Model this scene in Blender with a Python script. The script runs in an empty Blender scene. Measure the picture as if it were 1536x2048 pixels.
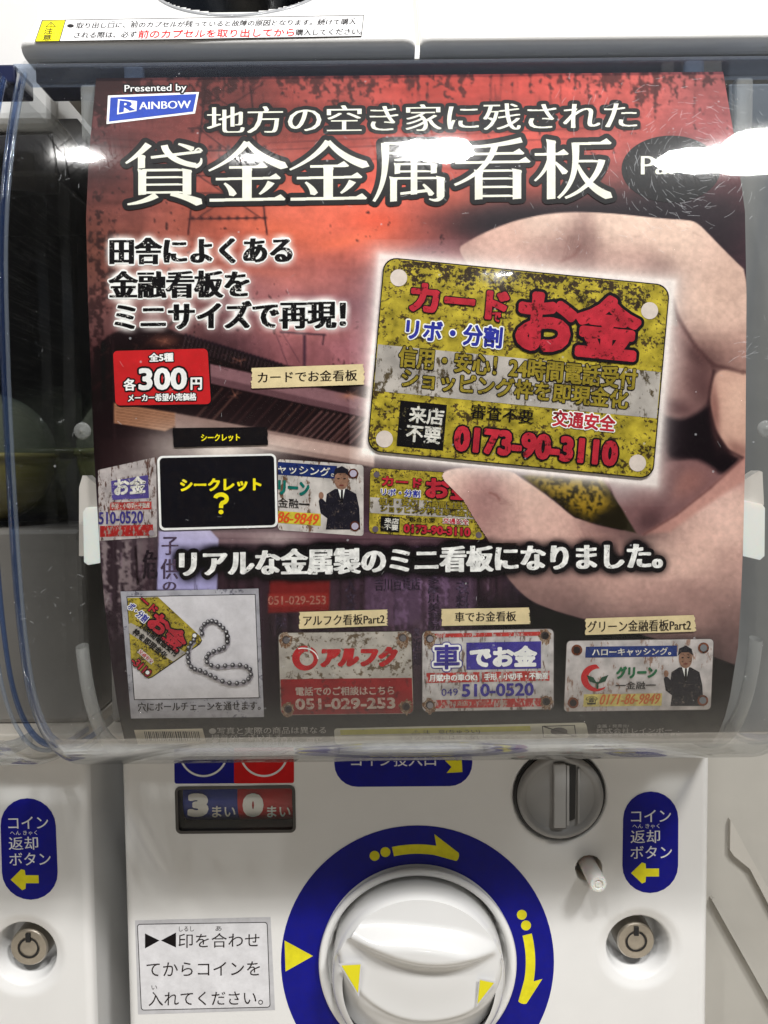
import bpy, bmesh, math, random
import numpy as np
from mathutils import Matrix, Vector
from mathutils.geometry import tessellate_polygon
random.seed(7); RNG = np.random.default_rng(7)
SC = bpy.context.scene
COL = SC.collection
R = math.radians
# ------------------------------------------------------------------ camera (1 unit = 10 cm)
FPX = 1540.0; PITCH = R(3.0); ROLL = R(0.62)
F = np.array([0, math.cos(PITCH), -math.sin(PITCH)])
R0 = np.array([1.0, 0, 0]); U0 = np.array([0, math.sin(PITCH), math.cos(PITCH)])
RT = math.cos(ROLL) * R0 - math.sin(ROLL) * U0
UP = math.sin(ROLL) * R0 + math.cos(ROLL) * U0
cam_d = bpy.data.cameras.new('camera'); cam = bpy.data.objects.new('camera', cam_d); COL.objects.link(cam)
cam_d.sensor_fit = 'VERTICAL'; cam_d.sensor_height = 36.0; cam_d.sensor_width = 27.0
cam_d.lens = FPX / 2048 * 36.0
cam_d.clip_start = 0.02; cam_d.clip_end = 400
m = Matrix.Identity(4)
for i in range(3):
    m[i][0] = RT[i]; m[i][1] = UP[i]; m[i][2] = -F[i]
cam.matrix_world = m
SC.camera = cam
SC.view_settings.view_transform = 'Standard'; SC.view_settings.look = 'None'
SC.view_settings.gamma = 1.0; SC.view_settings.exposure = 0.25
SC.cycles.transparent_max_bounces = 40; SC.cycles.max_bounces = 10; SC.cycles.glossy_bounces = 6
SC.cycles.caustics_reflective = False; SC.cycles.caustics_refractive = False
SC.cycles.sample_clamp_indirect = 6.0
# ------------------------------------------------------------------ world: dim, warm grey shop interior
w = bpy.data.worlds.new('World'); SC.world = w; w.use_nodes = True
nt = w.node_tree; bg = nt.nodes['Background']
tc = nt.nodes.new('ShaderNodeTexCoord'); sx = nt.nodes.new('ShaderNodeSeparateXYZ')
cr = nt.nodes.new('ShaderNodeValToRGB'); mr = nt.nodes.new('ShaderNodeMapRange')
nt.links.new(tc.outputs['Generated'], sx.inputs[0]); nt.links.new(sx.outputs['Z'], mr.inputs['Value'])
mr.inputs['From Min'].default_value = -1; mr.inputs['From Max'].default_value = 1
nt.links.new(mr.outputs[0], cr.inputs[0]); nt.links.new(cr.outputs[0], bg.inputs[0])
el = cr.color_ramp.elements
el[0].position = 0.0; el[0].color = (0.30, 0.29, 0.27, 1)
el[1].position = 1.0; el[1].color = (0.20, 0.195, 0.19, 1)
e = el.new(0.33); e.color = (0.10, 0.095, 0.085, 1)
e = el.new(0.42); e.color = (0.03, 0.028, 0.026, 1)
e = el.new(0.75); e.color = (0.03, 0.03, 0.03, 1)
bg.inputs[1].default_value = 1.0

# ------------------------------------------------------------------ surfaces: photo pixel -> point on the surface
def rays(px, py):
    px = np.asarray(px, float); py = np.asarray(py, float)
    a = (px - 768) / FPX; b = -(py - 1024) / FPX
    return F[None] + a[:, None] * RT[None] + b[:, None] * UP[None]
PROF = np.array([(1.70, 3.318), (1.643, 3.29), (1.45, 3.215), (1.293, 3.165), (1.15, 3.125), (1.011, 3.10), (0.85, 3.083),
    (0.677, 3.076), (0.4, 3.073), (0.086, 3.08), (-.317, 3.10), (-.55, 3.12), (-.734, 3.148), (-.87, 3.178), (-.966, 3.212),
    (-1.06, 3.262), (-1.151, 3.33), (-1.235, 3.415), (-1.293, 3.505), (-1.334, 3.60), (-1.363, 3.70), (-1.382, 3.80), (-1.393, 3.93), (-1.398, 4.06)])
def resample(P, n, sm):
    d = np.r_[0, np.cumsum(np.hypot(*np.diff(P, axis=0).T))]
    s = np.linspace(0, d[-1], n); Q = np.c_[np.interp(s, d, P[:, 0]), np.interp(s, d, P[:, 1])]
    for _ in range(sm):
        Q[1:-1] = 0.25 * Q[:-2] + 0.5 * Q[1:-1] + 0.25 * Q[2:]
    return Q
PQ = resample(PROF, 420, 160)
def normals(Q):   # towards the viewer (smaller Y)
    t = np.gradient(Q, axis=0); t /= np.hypot(t[:, 0], t[:, 1])[:, None]
    return np.c_[t[:, 1], -t[:, 0]] * np.array([[1, 1]])
PN = normals(PQ)
if PN[100, 1] > 0: PN = -PN
def profile(off): return PQ + PN * off
class Sheet:
    def __init__(s, base=0.0): s.base = base
    def map(s, px, py, off=0.0):
        d = rays(px, py); q = profile(s.base + off); sl = q[:, 0] / q[:, 1]
        k = int(np.argmin(sl)) + 1; q = q[:k]; sl = sl[:k]
        r = d[:, 2] / d[:, 1]
        Y = np.interp(-r, -sl, q[:, 1])
        t = Y / d[:, 1]
        return d * t[:, None]
class Plane:
    def __init__(s, p, n): s.p = np.array(p, float); s.n = np.array(n, float) / np.linalg.norm(n)
    def map(s, px, py, off=0.0):
        d = rays(px, py); p = s.p + s.n * off
        return d * ((p @ s.n) / (d @ s.n))[:, None]
POSTER = Sheet(0.0)
PANEL_Y = 4.10
PANEL = Plane((0, PANEL_Y, 0), (0, -1, 0))
LEAN = R(40)
LIP_P = (0, 3.34, 1.83)
LIP = Plane(LIP_P, (0, -math.cos(LEAN), math.sin(LEAN)))
CX = 0.14; PITCHX = 3.39

# ------------------------------------------------------------------ materials
def srgb(c):
    c = np.asarray(c, float) / 255.0
    return np.where(c <= 0.04045, c / 12.92, ((c + 0.055) / 1.055) ** 2.4)
MATS = {}
def principled(name, color, rough=0.4, metal=0.0, coat=0.0, spec=0.5, noise=0.0, nscale=6.0, bump=0.0, bscale=60, alpha=1.0, trans=0.0, sss=0):
    if name in MATS: return MATS[name]
    M = bpy.data.materials.new(name); M.use_nodes = True; t = M.node_tree; b = t.nodes['Principled BSDF']
    b.inputs['Base Color'].default_value = (*color, 1); b.inputs['Roughness'].default_value = rough
    b.inputs['Metallic'].default_value = metal; b.inputs['Coat Weight'].default_value = coat
    b.inputs['Coat Roughness'].default_value = 0.08
    b.inputs['Specular IOR Level'].default_value = spec
    if sss: b.inputs['Subsurface Weight'].default_value = sss; b.inputs['Subsurface Scale'].default_value = 0.1
    if noise:
        tc = t.nodes.new('ShaderNodeTexCoord'); n = t.nodes.new('ShaderNodeTexNoise'); n.inputs['Scale'].default_value = nscale
        n.inputs['Detail'].default_value = 6; mx = t.nodes.new('ShaderNodeMix'); mx.data_type = 'RGBA'
        t.links.new(tc.outputs['Object'], n.inputs['Vector']); t.links.new(n.outputs['Fac'], mx.inputs['Factor'])
        mx.inputs['A'].default_value = (*[c * (1 - noise) for c in color], 1); mx.inputs['B'].default_value = (*[min(1, c * (1 + noise)) for c in color], 1)
        t.links.new(mx.outputs['Result'], b.inputs['Base Color'])
    if bump:
        tc = t.nodes.new('ShaderNodeTexCoord'); n = t.nodes.new('ShaderNodeTexNoise'); n.inputs['Scale'].default_value = bscale
        bp = t.nodes.new('ShaderNodeBump'); bp.inputs['Strength'].default_value = bump; bp.inputs['Distance'].default_value = 0.01
        t.links.new(tc.outputs['Object'], n.inputs['Vector']); t.links.new(n.outputs['Fac'], bp.inputs['Height']); t.links.new(bp.outputs[0], b.inputs['Normal'])
    MATS[name] = M; return M
def ink(c, wear=0.0, wc=(60, 45, 30), scale=1.0, rough=0.45, seed=0.0, gain=1.0, streak=1.0, low=0):
    """flat printing ink; wear > 0 breaks it up with specks of the colour wc"""
    key = ('ink', tuple(c), wear, tuple(wc), scale, rough, streak, gain, low)
    if key in MATS: return MATS[key]
    M = bpy.data.materials.new('ink'); M.use_nodes = True; t = M.node_tree; b = t.nodes['Principled BSDF']
    col = srgb(c) * gain
    b.inputs['Base Color'].default_value = (*col, 1); b.inputs['Roughness'].default_value = rough; b.inputs['Specular IOR Level'].default_value = 0.12
    at = t.nodes.new('ShaderNodeAttribute'); at.attribute_name = 'print'
    mp = t.nodes.new('ShaderNodeMapping'); mp.inputs['Scale'].default_value = (1, streak, 1); mp.inputs['Location'].default_value = (seed, seed * 2, 0)
    t.links.new(at.outputs['Vector'], mp.inputs['Vector'])
    n = t.nodes.new('ShaderNodeTexNoise'); n.inputs['Scale'].default_value = 7.0 * scale; n.inputs['Detail'].default_value = 9; n.inputs['Roughness'].default_value = 0.68
    t.links.new(mp.outputs[0], n.inputs['Vector'])
    r = t.nodes.new('ShaderNodeValToRGB')
    mx = t.nodes.new('ShaderNodeMix'); mx.data_type = 'RGBA'
    if wear > 0:
        p = 0.44 + (wear - 0.5) * 0.36
        r.color_ramp.elements[0].position = max(0, p - 0.015); r.color_ramp.elements[0].color = (1, 1, 1, 1)
        r.color_ramp.elements[1].position = p + 0.05; r.color_ramp.elements[1].color = (0, 0, 0, 1)
    else:
        r.color_ramp.elements[0].position = 0.3; r.color_ramp.elements[0].color = (0.12, 0.12, 0.12, 1)
        r.color_ramp.elements[1].position = 0.6; r.color_ramp.elements[1].color = (0, 0, 0, 1)
    n3 = t.nodes.new('ShaderNodeTexNoise'); n3.inputs['Scale'].default_value = 1.6 * scale; n3.inputs['Detail'].default_value = 3; t.links.new(mp.outputs[0], n3.inputs['Vector'])
    ma = t.nodes.new('ShaderNodeMath'); ma.operation = 'MULTIPLY_ADD'; ma.inputs[1].default_value = 0.55 if wear > 0 else 0; t.links.new(n3.outputs['Fac'], ma.inputs[0])
    mb = t.nodes.new('ShaderNodeMath'); mb.operation = 'ADD'; mb.inputs[1].default_value = -0.275 if wear > 0 else 0; t.links.new(n.outputs['Fac'], mb.inputs[0]); t.links.new(mb.outputs[0], ma.inputs[2])
    t.links.new(ma.outputs[0], r.inputs[0]); t.links.new(r.outputs[0], mx.inputs['Factor'])
    mx.inputs['A'].default_value = (*col, 1); mx.inputs['B'].default_value = (*(srgb(wc) * gain), 1)
    n2 = t.nodes.new('ShaderNodeTexNoise'); n2.inputs['Scale'].default_value = 2.2 * scale; n2.inputs['Detail'].default_value = 4
    t.links.new(at.outputs['Vector'], n2.inputs['Vector'])
    r2 = t.nodes.new('ShaderNodeMapRange'); r2.inputs['From Min'].default_value = 0.3; r2.inputs['From Max'].default_value = 0.7
    lo = low if low else (0.62 if wear > 0 else 0.9)
    r2.inputs['To Min'].default_value = lo; r2.inputs['To Max'].default_value = 1.08
    t.links.new(n2.outputs['Fac'], r2.inputs['Value'])
    mu = t.nodes.new('ShaderNodeMix'); mu.data_type = 'RGBA'; mu.blend_type = 'MULTIPLY'; mu.inputs['Factor'].default_value = 1
    t.links.new(mx.outputs['Result'], mu.inputs['A']); t.links.new(r2.outputs[0], mu.inputs['B'])
    t.links.new(mu.outputs['Result'], b.inputs['Base Color'])
    MATS[key] = M; return M
def clear_plastic(name, tint=(0.97, 0.985, 0.99), rough=0.035, haze=0.30, scratch=1.0, body=0.0, bodycol=(0.6, 0.62, 0.65), f0=0.032):
    if name in MATS: return MATS[name]
    M = bpy.data.materials.new(name); M.use_nodes = True; t = M.node_tree; t.nodes.clear()
    out = t.nodes.new('ShaderNodeOutputMaterial'); tr = t.nodes.new('ShaderNodeBsdfTransparent'); tr.inputs[0].default_value = (*tint, 1)
    g1 = t.nodes.new('ShaderNodeBsdfGlossy'); g1.inputs['Roughness'].default_value = rough
    g2 = t.nodes.new('ShaderNodeBsdfGlossy'); g2.inputs['Roughness'].default_value = 0.10
    gm = t.nodes.new('ShaderNodeMixShader'); gm.inputs[0].default_value = haze
    t.links.new(g1.outputs[0], gm.inputs[1]); t.links.new(g2.outputs[0], gm.inputs[2])
    ge = t.nodes.new('ShaderNodeNewGeometry'); dt = t.nodes.new('ShaderNodeVectorMath'); dt.operation = 'DOT_PRODUCT'
    t.links.new(ge.outputs['Incoming'], dt.inputs[0]); t.links.new(ge.outputs['Normal'], dt.inputs[1])
    def mth(op, a, b_=None, c_=None):
        q_ = t.nodes.new('ShaderNodeMath'); q_.operation = op
        for i_, v_ in enumerate((a, b_, c_)):
            if v_ is None: continue
            if isinstance(v_, (int, float)): q_.inputs[i_].default_value = v_
            else: t.links.new(v_, q_.inputs[i_])
        return q_.outputs[0]
    ff = mth('MULTIPLY_ADD', mth('POWER', mth('SUBTRACT', 1.0, mth('ABSOLUTE', dt.outputs['Value'])), 3.1), 0.97 - f0, f0)
    mx = t.nodes.new('ShaderNodeMixShader')
    tc = t.nodes.new('ShaderNodeTexCoord')
    # long fine scratches, in two directions
    prev = None
    for k, (rot, sc) in enumerate(((0.9, (2.0, 1, 90)), (-0.7, (2.5, 1, 110)), (1.35, (3, 1, 100)))):
        mp = t.nodes.new('ShaderNodeMapping'); mp.vector_type = 'TEXTURE'; mp.inputs['Rotation'].default_value = (0, rot, 0); mp.inputs['Scale'].default_value = tuple(1.0 / v_ for v_ in sc)
        n = t.nodes.new('ShaderNodeTexNoise'); n.inputs['Scale'].default_value = 1.6; n.inputs['Detail'].default_value = 3
        t.links.new(tc.outputs['Object'], mp.inputs[0]); t.links.new(mp.outputs[0], n.inputs['Vector'])
        rr = t.nodes.new('ShaderNodeMapRange'); rr.inputs['From Min'].default_value = 0.62; rr.inputs['From Max'].default_value = 0.72
        t.links.new(n.outputs['Fac'], rr.inputs['Value'])
        if prev is None: prev = rr.outputs[0]
        else:
            ad = t.nodes.new('ShaderNodeMath'); ad.operation = 'ADD'; t.links.new(prev, ad.inputs[0]); t.links.new(rr.outputs[0], ad.inputs[1]); prev = ad.outputs[0]
    bp = t.nodes.new('ShaderNodeBump'); bp.inputs['Strength'].default_value = scratch; bp.inputs['Distance'].default_value = 0.012
    t.links.new(prev, bp.inputs['Height'])
    t.links.new(bp.outputs[0], g2.inputs['Normal'])
    wv = t.nodes.new('ShaderNodeTexNoise'); wv.inputs['Scale'].default_value = 1.3; wv.inputs['Detail'].default_value = 1
    t.links.new(tc.outputs['Object'], wv.inputs['Vector'])
    wv.inputs['Detail'].default_value = 4; wv.inputs['Roughness'].default_value = .35
    b2 = t.nodes.new('ShaderNodeBump'); b2.inputs['Strength'].default_value = 0.35; b2.inputs['Distance'].default_value = 0.04
    t.links.new(wv.outputs['Fac'], b2.inputs['Height']); t.links.new(b2.outputs[0], g1.inputs['Normal'])
    t.links.new(ff, mx.inputs[0]); t.links.new(tr.outputs[0], mx.inputs[1]); t.links.new(gm.outputs[0], mx.inputs[2])
    last = mx.outputs[0]
    # dust specks and, for thick pieces, a little milky body
    vo = t.nodes.new('ShaderNodeTexVoronoi'); vo.inputs['Scale'].default_value = 9
    t.links.new(tc.outputs['Object'], vo.inputs['Vector'])
    lt = t.nodes.new('ShaderNodeMath'); lt.operation = 'LESS_THAN'; lt.inputs[1].default_value = 0.045
    t.links.new(vo.outputs['Distance'], lt.inputs[0])
    df = t.nodes.new('ShaderNodeBsdfDiffuse'); df.inputs[0].default_value = (*bodycol, 1)
    mm = t.nodes.new('ShaderNodeMath'); mm.operation = 'MULTIPLY_ADD'; mm.inputs[1].default_value = 0.25; mm.inputs[2].default_value = body
    t.links.new(lt.outputs[0], mm.inputs[0])
    m3 = t.nodes.new('ShaderNodeMixShader'); t.links.new(mm.outputs[0], m3.inputs[0]); t.links.new(last, m3.inputs[1]); t.links.new(df.outputs[0], m3.inputs[2])
    t.links.new(m3.outputs[0], out.inputs[0])
    MATS[name] = M; return M
WHITE = principled('white_plastic', (0.78, 0.778, 0.77), 0.28, coat=0.35, noise=0.035, nscale=5, bump=.03, bscale=25)
KNOBW = principled('knob_plastic', (0.68, 0.68, 0.675), 0.22, coat=0.5, noise=0.02)
BEIGE = principled('beige_plastic', (0.55, 0.50, 0.44), 0.4, noise=0.05)
GREY = principled('grey_plastic', (0.27, 0.265, 0.26), 0.42, noise=0.08, nscale=10)
GREYL = principled('mid_grey_plastic', (0.36, 0.355, 0.35), 0.35, noise=0.05, nscale=8)
BLACK = principled('black_recess', (0.008, 0.008, 0.009), 0.5)
DARK = principled('dark_interior', (0.03, 0.03, 0.035), 0.35, noise=0.2)
STEEL = principled('steel', (0.48, 0.44, 0.38), 0.28, metal=1.0, noise=0.15, nscale=40)
NAVY = principled('navy_plastic', (0.015, 0.02, 0.06), 0.25, coat=0.4)
CLEAR = clear_plastic('clear_cover')
CLEARB = clear_plastic('clear_thick', tint=(0.80, 0.86, 0.95), haze=0.35, body=0.10, bodycol=(0.55, 0.6, 0.7))
CLEARM = clear_plastic('clear_rib', tint=(0.88, 0.90, 0.92), haze=0.4, body=0.22, bodycol=(0.7, 0.7, 0.68))
BLUEEDGE = clear_plastic('blue_edge', tint=(0.55, 0.66, 0.88), haze=0.3, body=0.10, bodycol=(0.10, 0.2, 0.5))
MILKY = principled('milky_plastic', (0.78, 0.78, 0.74), 0.4, sss=0.3)
CLIPG = principled('clip_plastic', (0.55, 0.51, 0.47), 0.35)

# ------------------------------------------------------------------ object helpers
def root(name, label, cat, loc=(0, 0, 0), group=None):
    o = bpy.data.objects.new(name, None); COL.objects.link(o); o.location = loc
    o['label'] = label; o['category'] = cat
    if group: o['group'] = group
    o.empty_display_size = 0.1
    return o
def base_loc(p):
    v = Vector((0, 0, 0))
    while p is not None: v += p.location; p = p.parent
    return np.array(v)
def mk(name, V, Fc, mat, parent=None, pr=None, smooth=False, label=None, col=None, **props):
    V = np.asarray(V, float)
    if parent is not None: V = V - base_loc(parent)[None]
    me = bpy.data.meshes.new(name); 
    nF = len(Fc)
    if isinstance(Fc, np.ndarray):
        k = Fc.shape[1]
        me.vertices.add(len(V)); me.vertices.foreach_set('co', V.astype(np.float32).ravel())
        me.loops.add(nF * k); me.loops.foreach_set('vertex_index', Fc.astype(np.int32).ravel())
        me.polygons.add(nF); me.polygons.foreach_set('loop_start', np.arange(0, nF * k, k, dtype=np.int32))
        me.update(calc_edges=True)
    else:
        me.from_pydata([tuple(v) for v in V], [], [tuple(int(i) for i in f) for f in Fc])
    if pr is not None:
        a = me.attributes.new('print', 'FLOAT_VECTOR', 'POINT')
        b = np.zeros((len(V), 3), np.float32); b[:, :2] = np.asarray(pr) / 100.0
        a.data.foreach_set('vector', b.ravel())
    if col is not None:
        a = me.color_attributes.new('tone', 'FLOAT_COLOR', 'POINT')
        b = np.ones((len(V), 4), np.float32); b[:, :3] = col
        a.data.foreach_set('color', b.ravel())
    if smooth: me.polygons.foreach_set('use_smooth', np.ones(len(me.polygons), bool))
    me.materials.append(mat); me.update()
    o = bpy.data.objects.new(name, me); COL.objects.link(o)
    if parent is not None: o.parent = parent
    if label: o['label'] = label
    for k, v in props.items(): o[k] = v
    return o
def gridfaces(nr, nc, wrap=False):
    i = np.arange(nr - 1)[:, None]; j = np.arange(nc if wrap else nc - 1)[None]
    j2 = (j + 1) % nc
    return np.stack([(i * nc + j).ravel(), (i * nc + j2).ravel(), ((i + 1) * nc + j2).ravel(), ((i + 1) * nc + j).ravel()], 1)
def grid_mesh(name, G, mat, parent=None, wrap=False, smooth=True, **k):
    nr, nc, _ = G.shape
    return mk(name, G.reshape(-1, 3), gridfaces(nr, nc, wrap), mat, parent, smooth=smooth, **k)
def box(name, a, b, mat, parent=None, bevel=0.01, seg=2, **k):
    bm = bmesh.new(); bmesh.ops.create_cube(bm, size=1)
    for v in bm.verts:
        for i in range(3): v.co[i] = (a[i] + b[i]) / 2 + v.co[i] * (b[i] - a[i])
    if bevel: bmesh.ops.bevel(bm, geom=bm.edges[:], offset=bevel, segments=seg, affect='EDGES', profile=0.5)
    bm.verts.index_update()
    V = [tuple(v.co) for v in bm.verts]; Fc = [[v.index for v in f.verts] for f in bm.faces]; bm.free()
    return mk(name, V, Fc, mat, parent, smooth=False, **k)
def lathe(name, prof, center, axis, mat, parent=None, n=72, smooth=True, **k):
    """prof: (radius, height along axis) pairs"""
    ax = np.array(axis, float); ax /= np.linalg.norm(ax)
    u = np.cross(ax, (0, 0, 1)) if abs(ax[2]) < 0.9 else np.cross(ax, (1, 0, 0)); u /= np.linalg.norm(u); v = np.cross(ax, u)
    th = np.linspace(0, 2 * math.pi, n, endpoint=False)
    G = np.array([[np.array(center) + ax * h + r * (math.cos(t) * u + math.sin(t) * v) for t in th] for r, h in prof])
    return grid_mesh(name, G, mat, parent, wrap=True, smooth=smooth, **k)
def sharp(o, ang=35):
    me = o.data; bm = bmesh.new(); bm.from_mesh(me)
    for e in bm.edges:
        if len(e.link_faces) == 2 and e.calc_face_angle(0) > R(ang): e.smooth = False
    bm.to_mesh(me); bm.free(); return o
LAYER = 0.0007
# quad = TL, TR, BR, BL in photo pixels
def bil(q, u, v):
    q = np.array(q, float); u = u[:, None]; v = v[:, None]
    return (q[0] * (1 - u) + q[1] * u) * (1 - v) + (q[3] * (1 - u) + q[2] * u) * v
def rowshape(q, ext, nr=14, nc=4):
    v = np.linspace(0, 1, nr); us = []; vs = []
    for k in v:
        a, b = ext(k); us += list(np.linspace(a, b, nc)); vs += [k] * nc
    return bil(q, np.array(us), np.array(vs)), gridfaces(nr, nc)
def decal(name, surf, q, L, mat, parent, r=0, nr=None, nc=4, jag=0, **k):
    """rounded rectangle printed on the surface at layer L; r = corner radius in px"""
    Q = np.array(q, float); W = np.linalg.norm(Q[1] - Q[0]); H = np.linalg.norm(Q[3] - Q[0])
    rr = r; nr = nr or max(4, int(H / 6) + (10 if r else 0))
    vs = np.linspace(0, 1, nr)
    if r:
        c = (1 - np.cos(np.linspace(0, math.pi / 2, 7))) * rr / H
        vs = np.r_[c, np.linspace(c[-1], 1 - c[-1], nr)[1:-1], 1 - c[::-1]]
    us = []; vv = []; rg = random.Random(int(abs(q[0][0])) + 5)
    for v in vs:
        a = 0
        if r:
            d = min(v, 1 - v) * H
            if d < rr: a = (rr - math.sqrt(max(0, rr * rr - (rr - d) ** 2))) / W
        a1, b1 = a, 1 - a
        if jag: a1 += rg.uniform(-jag, jag) / W; b1 += rg.uniform(-jag, jag) / W
        us += list(np.linspace(a1, b1, nc)); vv += [v] * nc
    P = bil(q, np.array(us), np.array(vv))
    return mk(name, surf.map(P[:, 0], P[:, 1], L * LAYER), gridfaces(len(vs), nc), mat, parent, pr=P, **k)
def ellipse_pts(cx, cy, rx, ry, n=48, rot=0, a0=0, a1=2 * math.pi):
    t = np.linspace(a0, a1, n, endpoint=(a1 - a0 < 6.28)); x = rx * np.cos(t); y = ry * np.sin(t)
    return np.c_[cx + x * math.cos(rot) - y * math.sin(rot), cy + x * math.sin(rot) + y * math.cos(rot)]
def split_tris(pts, tri, lim=14.0):
    P = [tuple(p) for p in pts]; T = [tuple(t) for t in tri]
    for _ in range(5):
        a = np.array(P); t_ = np.array(T); e = max(np.abs(a[t_[:, i], 1] - a[t_[:, (i + 1) % 3], 1]).max() for i in range(3))
        if e < lim: break
        mid = {}; N = []
        def m_(i, j):
            k = (min(i, j), max(i, j))
            if k not in mid: mid[k] = len(P); P.append(((P[i][0] + P[j][0]) / 2, (P[i][1] + P[j][1]) / 2))
            return mid[k]
        for i, j, k in T:
            x, y, z = m_(i, j), m_(j, k), m_(k, i); N += [(i, x, z), (x, j, y), (z, y, k), (x, y, z)]
        T = N
    return np.array(P), T
def polydecal(name, surf, pts, L, mat, parent, **k):
    pts = np.array(pts, float)
    tri = tessellate_polygon([[Vector((x, y, 0)) for x, y in pts]])
    if isinstance(surf, Sheet): pts, tri = split_tris(pts, tri)
    return mk(name, surf.map(pts[:, 0], pts[:, 1], L * LAYER), [t for t in tri], mat, parent, pr=pts, **k)
def joined(name, surf, polys, L, mat, parent, **k):
    V = []; Fc = []
    for pts in polys:
        pts = np.array(pts, float); n = len(V); V += [tuple(p) for p in pts]
        Fc += [[n + i for i in t] for t in tessellate_polygon([[Vector((x, y, 0)) for x, y in pts]])]
    V = np.array(V)
    return mk(name, surf.map(V[:, 0], V[:, 1], L * LAYER), Fc, mat, parent, pr=V, **k)
def strip_pts(pts, w):
    pts = np.array(pts, float); t = np.gradient(pts, axis=0); t /= np.maximum(1e-9, np.hypot(t[:, 0], t[:, 1]))[:, None]
    n = np.c_[-t[:, 1], t[:, 0]] * w / 2
    return np.vstack([pts + n, (pts - n)[::-1]])
# ------------------------------------------------------------------ lettering
_TC = {}
def text_geo(s, bold=0.0, res=2, serif=False, spacing=1.0):
    key = (s, bold, res, spacing)
    if key in _TC: return _TC[key]
    c = bpy.data.curves.new('t', 'FONT'); c.body = s; c.offset = bold; c.resolution_u = res; c.space_character = spacing; c.space_line = 0.95
    o = bpy.data.objects.new('t', c); COL.objects.link(o)
    dg = bpy.context.evaluated_depsgraph_get(); me = o.evaluated_get(dg).to_mesh(); me.calc_loop_triangles()
    V = np.zeros(len(me.vertices) * 3); me.vertices.foreach_get('co', V); V = V.reshape(-1, 3)[:, :2].copy()
    T = np.zeros(len(me.loop_triangles) * 3, np.int64); me.loop_triangles.foreach_get('vertices', T); T = T.reshape(-1, 3)
    bpy.data.objects.remove(o); bpy.data.curves.remove(c)
    mn = V.min(0); mx = V.max(0); V = (V - mn) / (mx - mn); V[:, 1] = 1 - V[:, 1]
    asp = (mx - mn)
    _TC[key] = (V, T, asp); return _TC[key]
def text_px(s, q, bold=0.0, smear=0.0, stroke=0.0, ns=12, italic=0.0, spacing=1.0, res=2, wob=0.0):
    """verts (list of px arrays, one per copy), tris. smear thickens the upright strokes only, stroke (px) grows the glyph all round"""
    fat = bold if bold > .005 else 0.0
    V, T, asp = text_geo(s, bold if bold < 0 else 0.0, res, spacing=spacing)
    q = np.array(q, float)
    if fat:
        em = np.linalg.norm(q[3] - q[0]) / asp[1]; g_ = fat * em
        ux = (q[1] - q[0]) / np.linalg.norm(q[1] - q[0]) * g_; uy = (q[3] - q[0]) / np.linalg.norm(q[3] - q[0]) * g_
        q = np.array([q[0] + ux + uy, q[1] - ux + uy, q[2] - ux - uy, q[3] + ux - uy])
        ns = ns if stroke else 8; stroke = stroke + g_
    H = np.linalg.norm(q[3] - q[0]); ux = (q[1] - q[0]) / max(1e-6, np.linalg.norm(q[1] - q[0]))
    uy = (q[3] - q[0]) / max(1e-6, H)
    u = V[:, 0].copy(); v = V[:, 1]
    P = bil(q, u, v)
    if italic: P = P + ux[None] * ((0.5 - v) * italic * H)[:, None]
    if wob: P = P + wob * np.c_[np.sin(P[:, 1] * 0.5 + P[:, 0] * 0.13), np.sin(P[:, 0] * 0.41 + P[:, 1] * 0.17)]
    if smear:
        k = max(5, int(smear / 1.1)); P0 = P; sh = [ux * (smear * (i / (k - 1) - 0.5)) for i in range(k)]
    else: P0 = P; sh = [np.zeros(2)]
    out = []
    if stroke:
        for s_ in (sh[0], sh[len(sh) // 2], sh[-1]) if len(sh) > 1 else sh:
            out += [P0 + s_ + np.array([math.cos(a), math.sin(a)]) * stroke for a in np.linspace(0, 2 * math.pi, ns, endpoint=False)]
            if stroke > 5: out += [P0 + s_ + np.array([math.cos(a), math.sin(a)]) * stroke * 0.5 for a in np.linspace(0, 2 * math.pi, 8, endpoint=False)]
    out += [P0 + s_ for s_ in sh]
    return out, T
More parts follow.
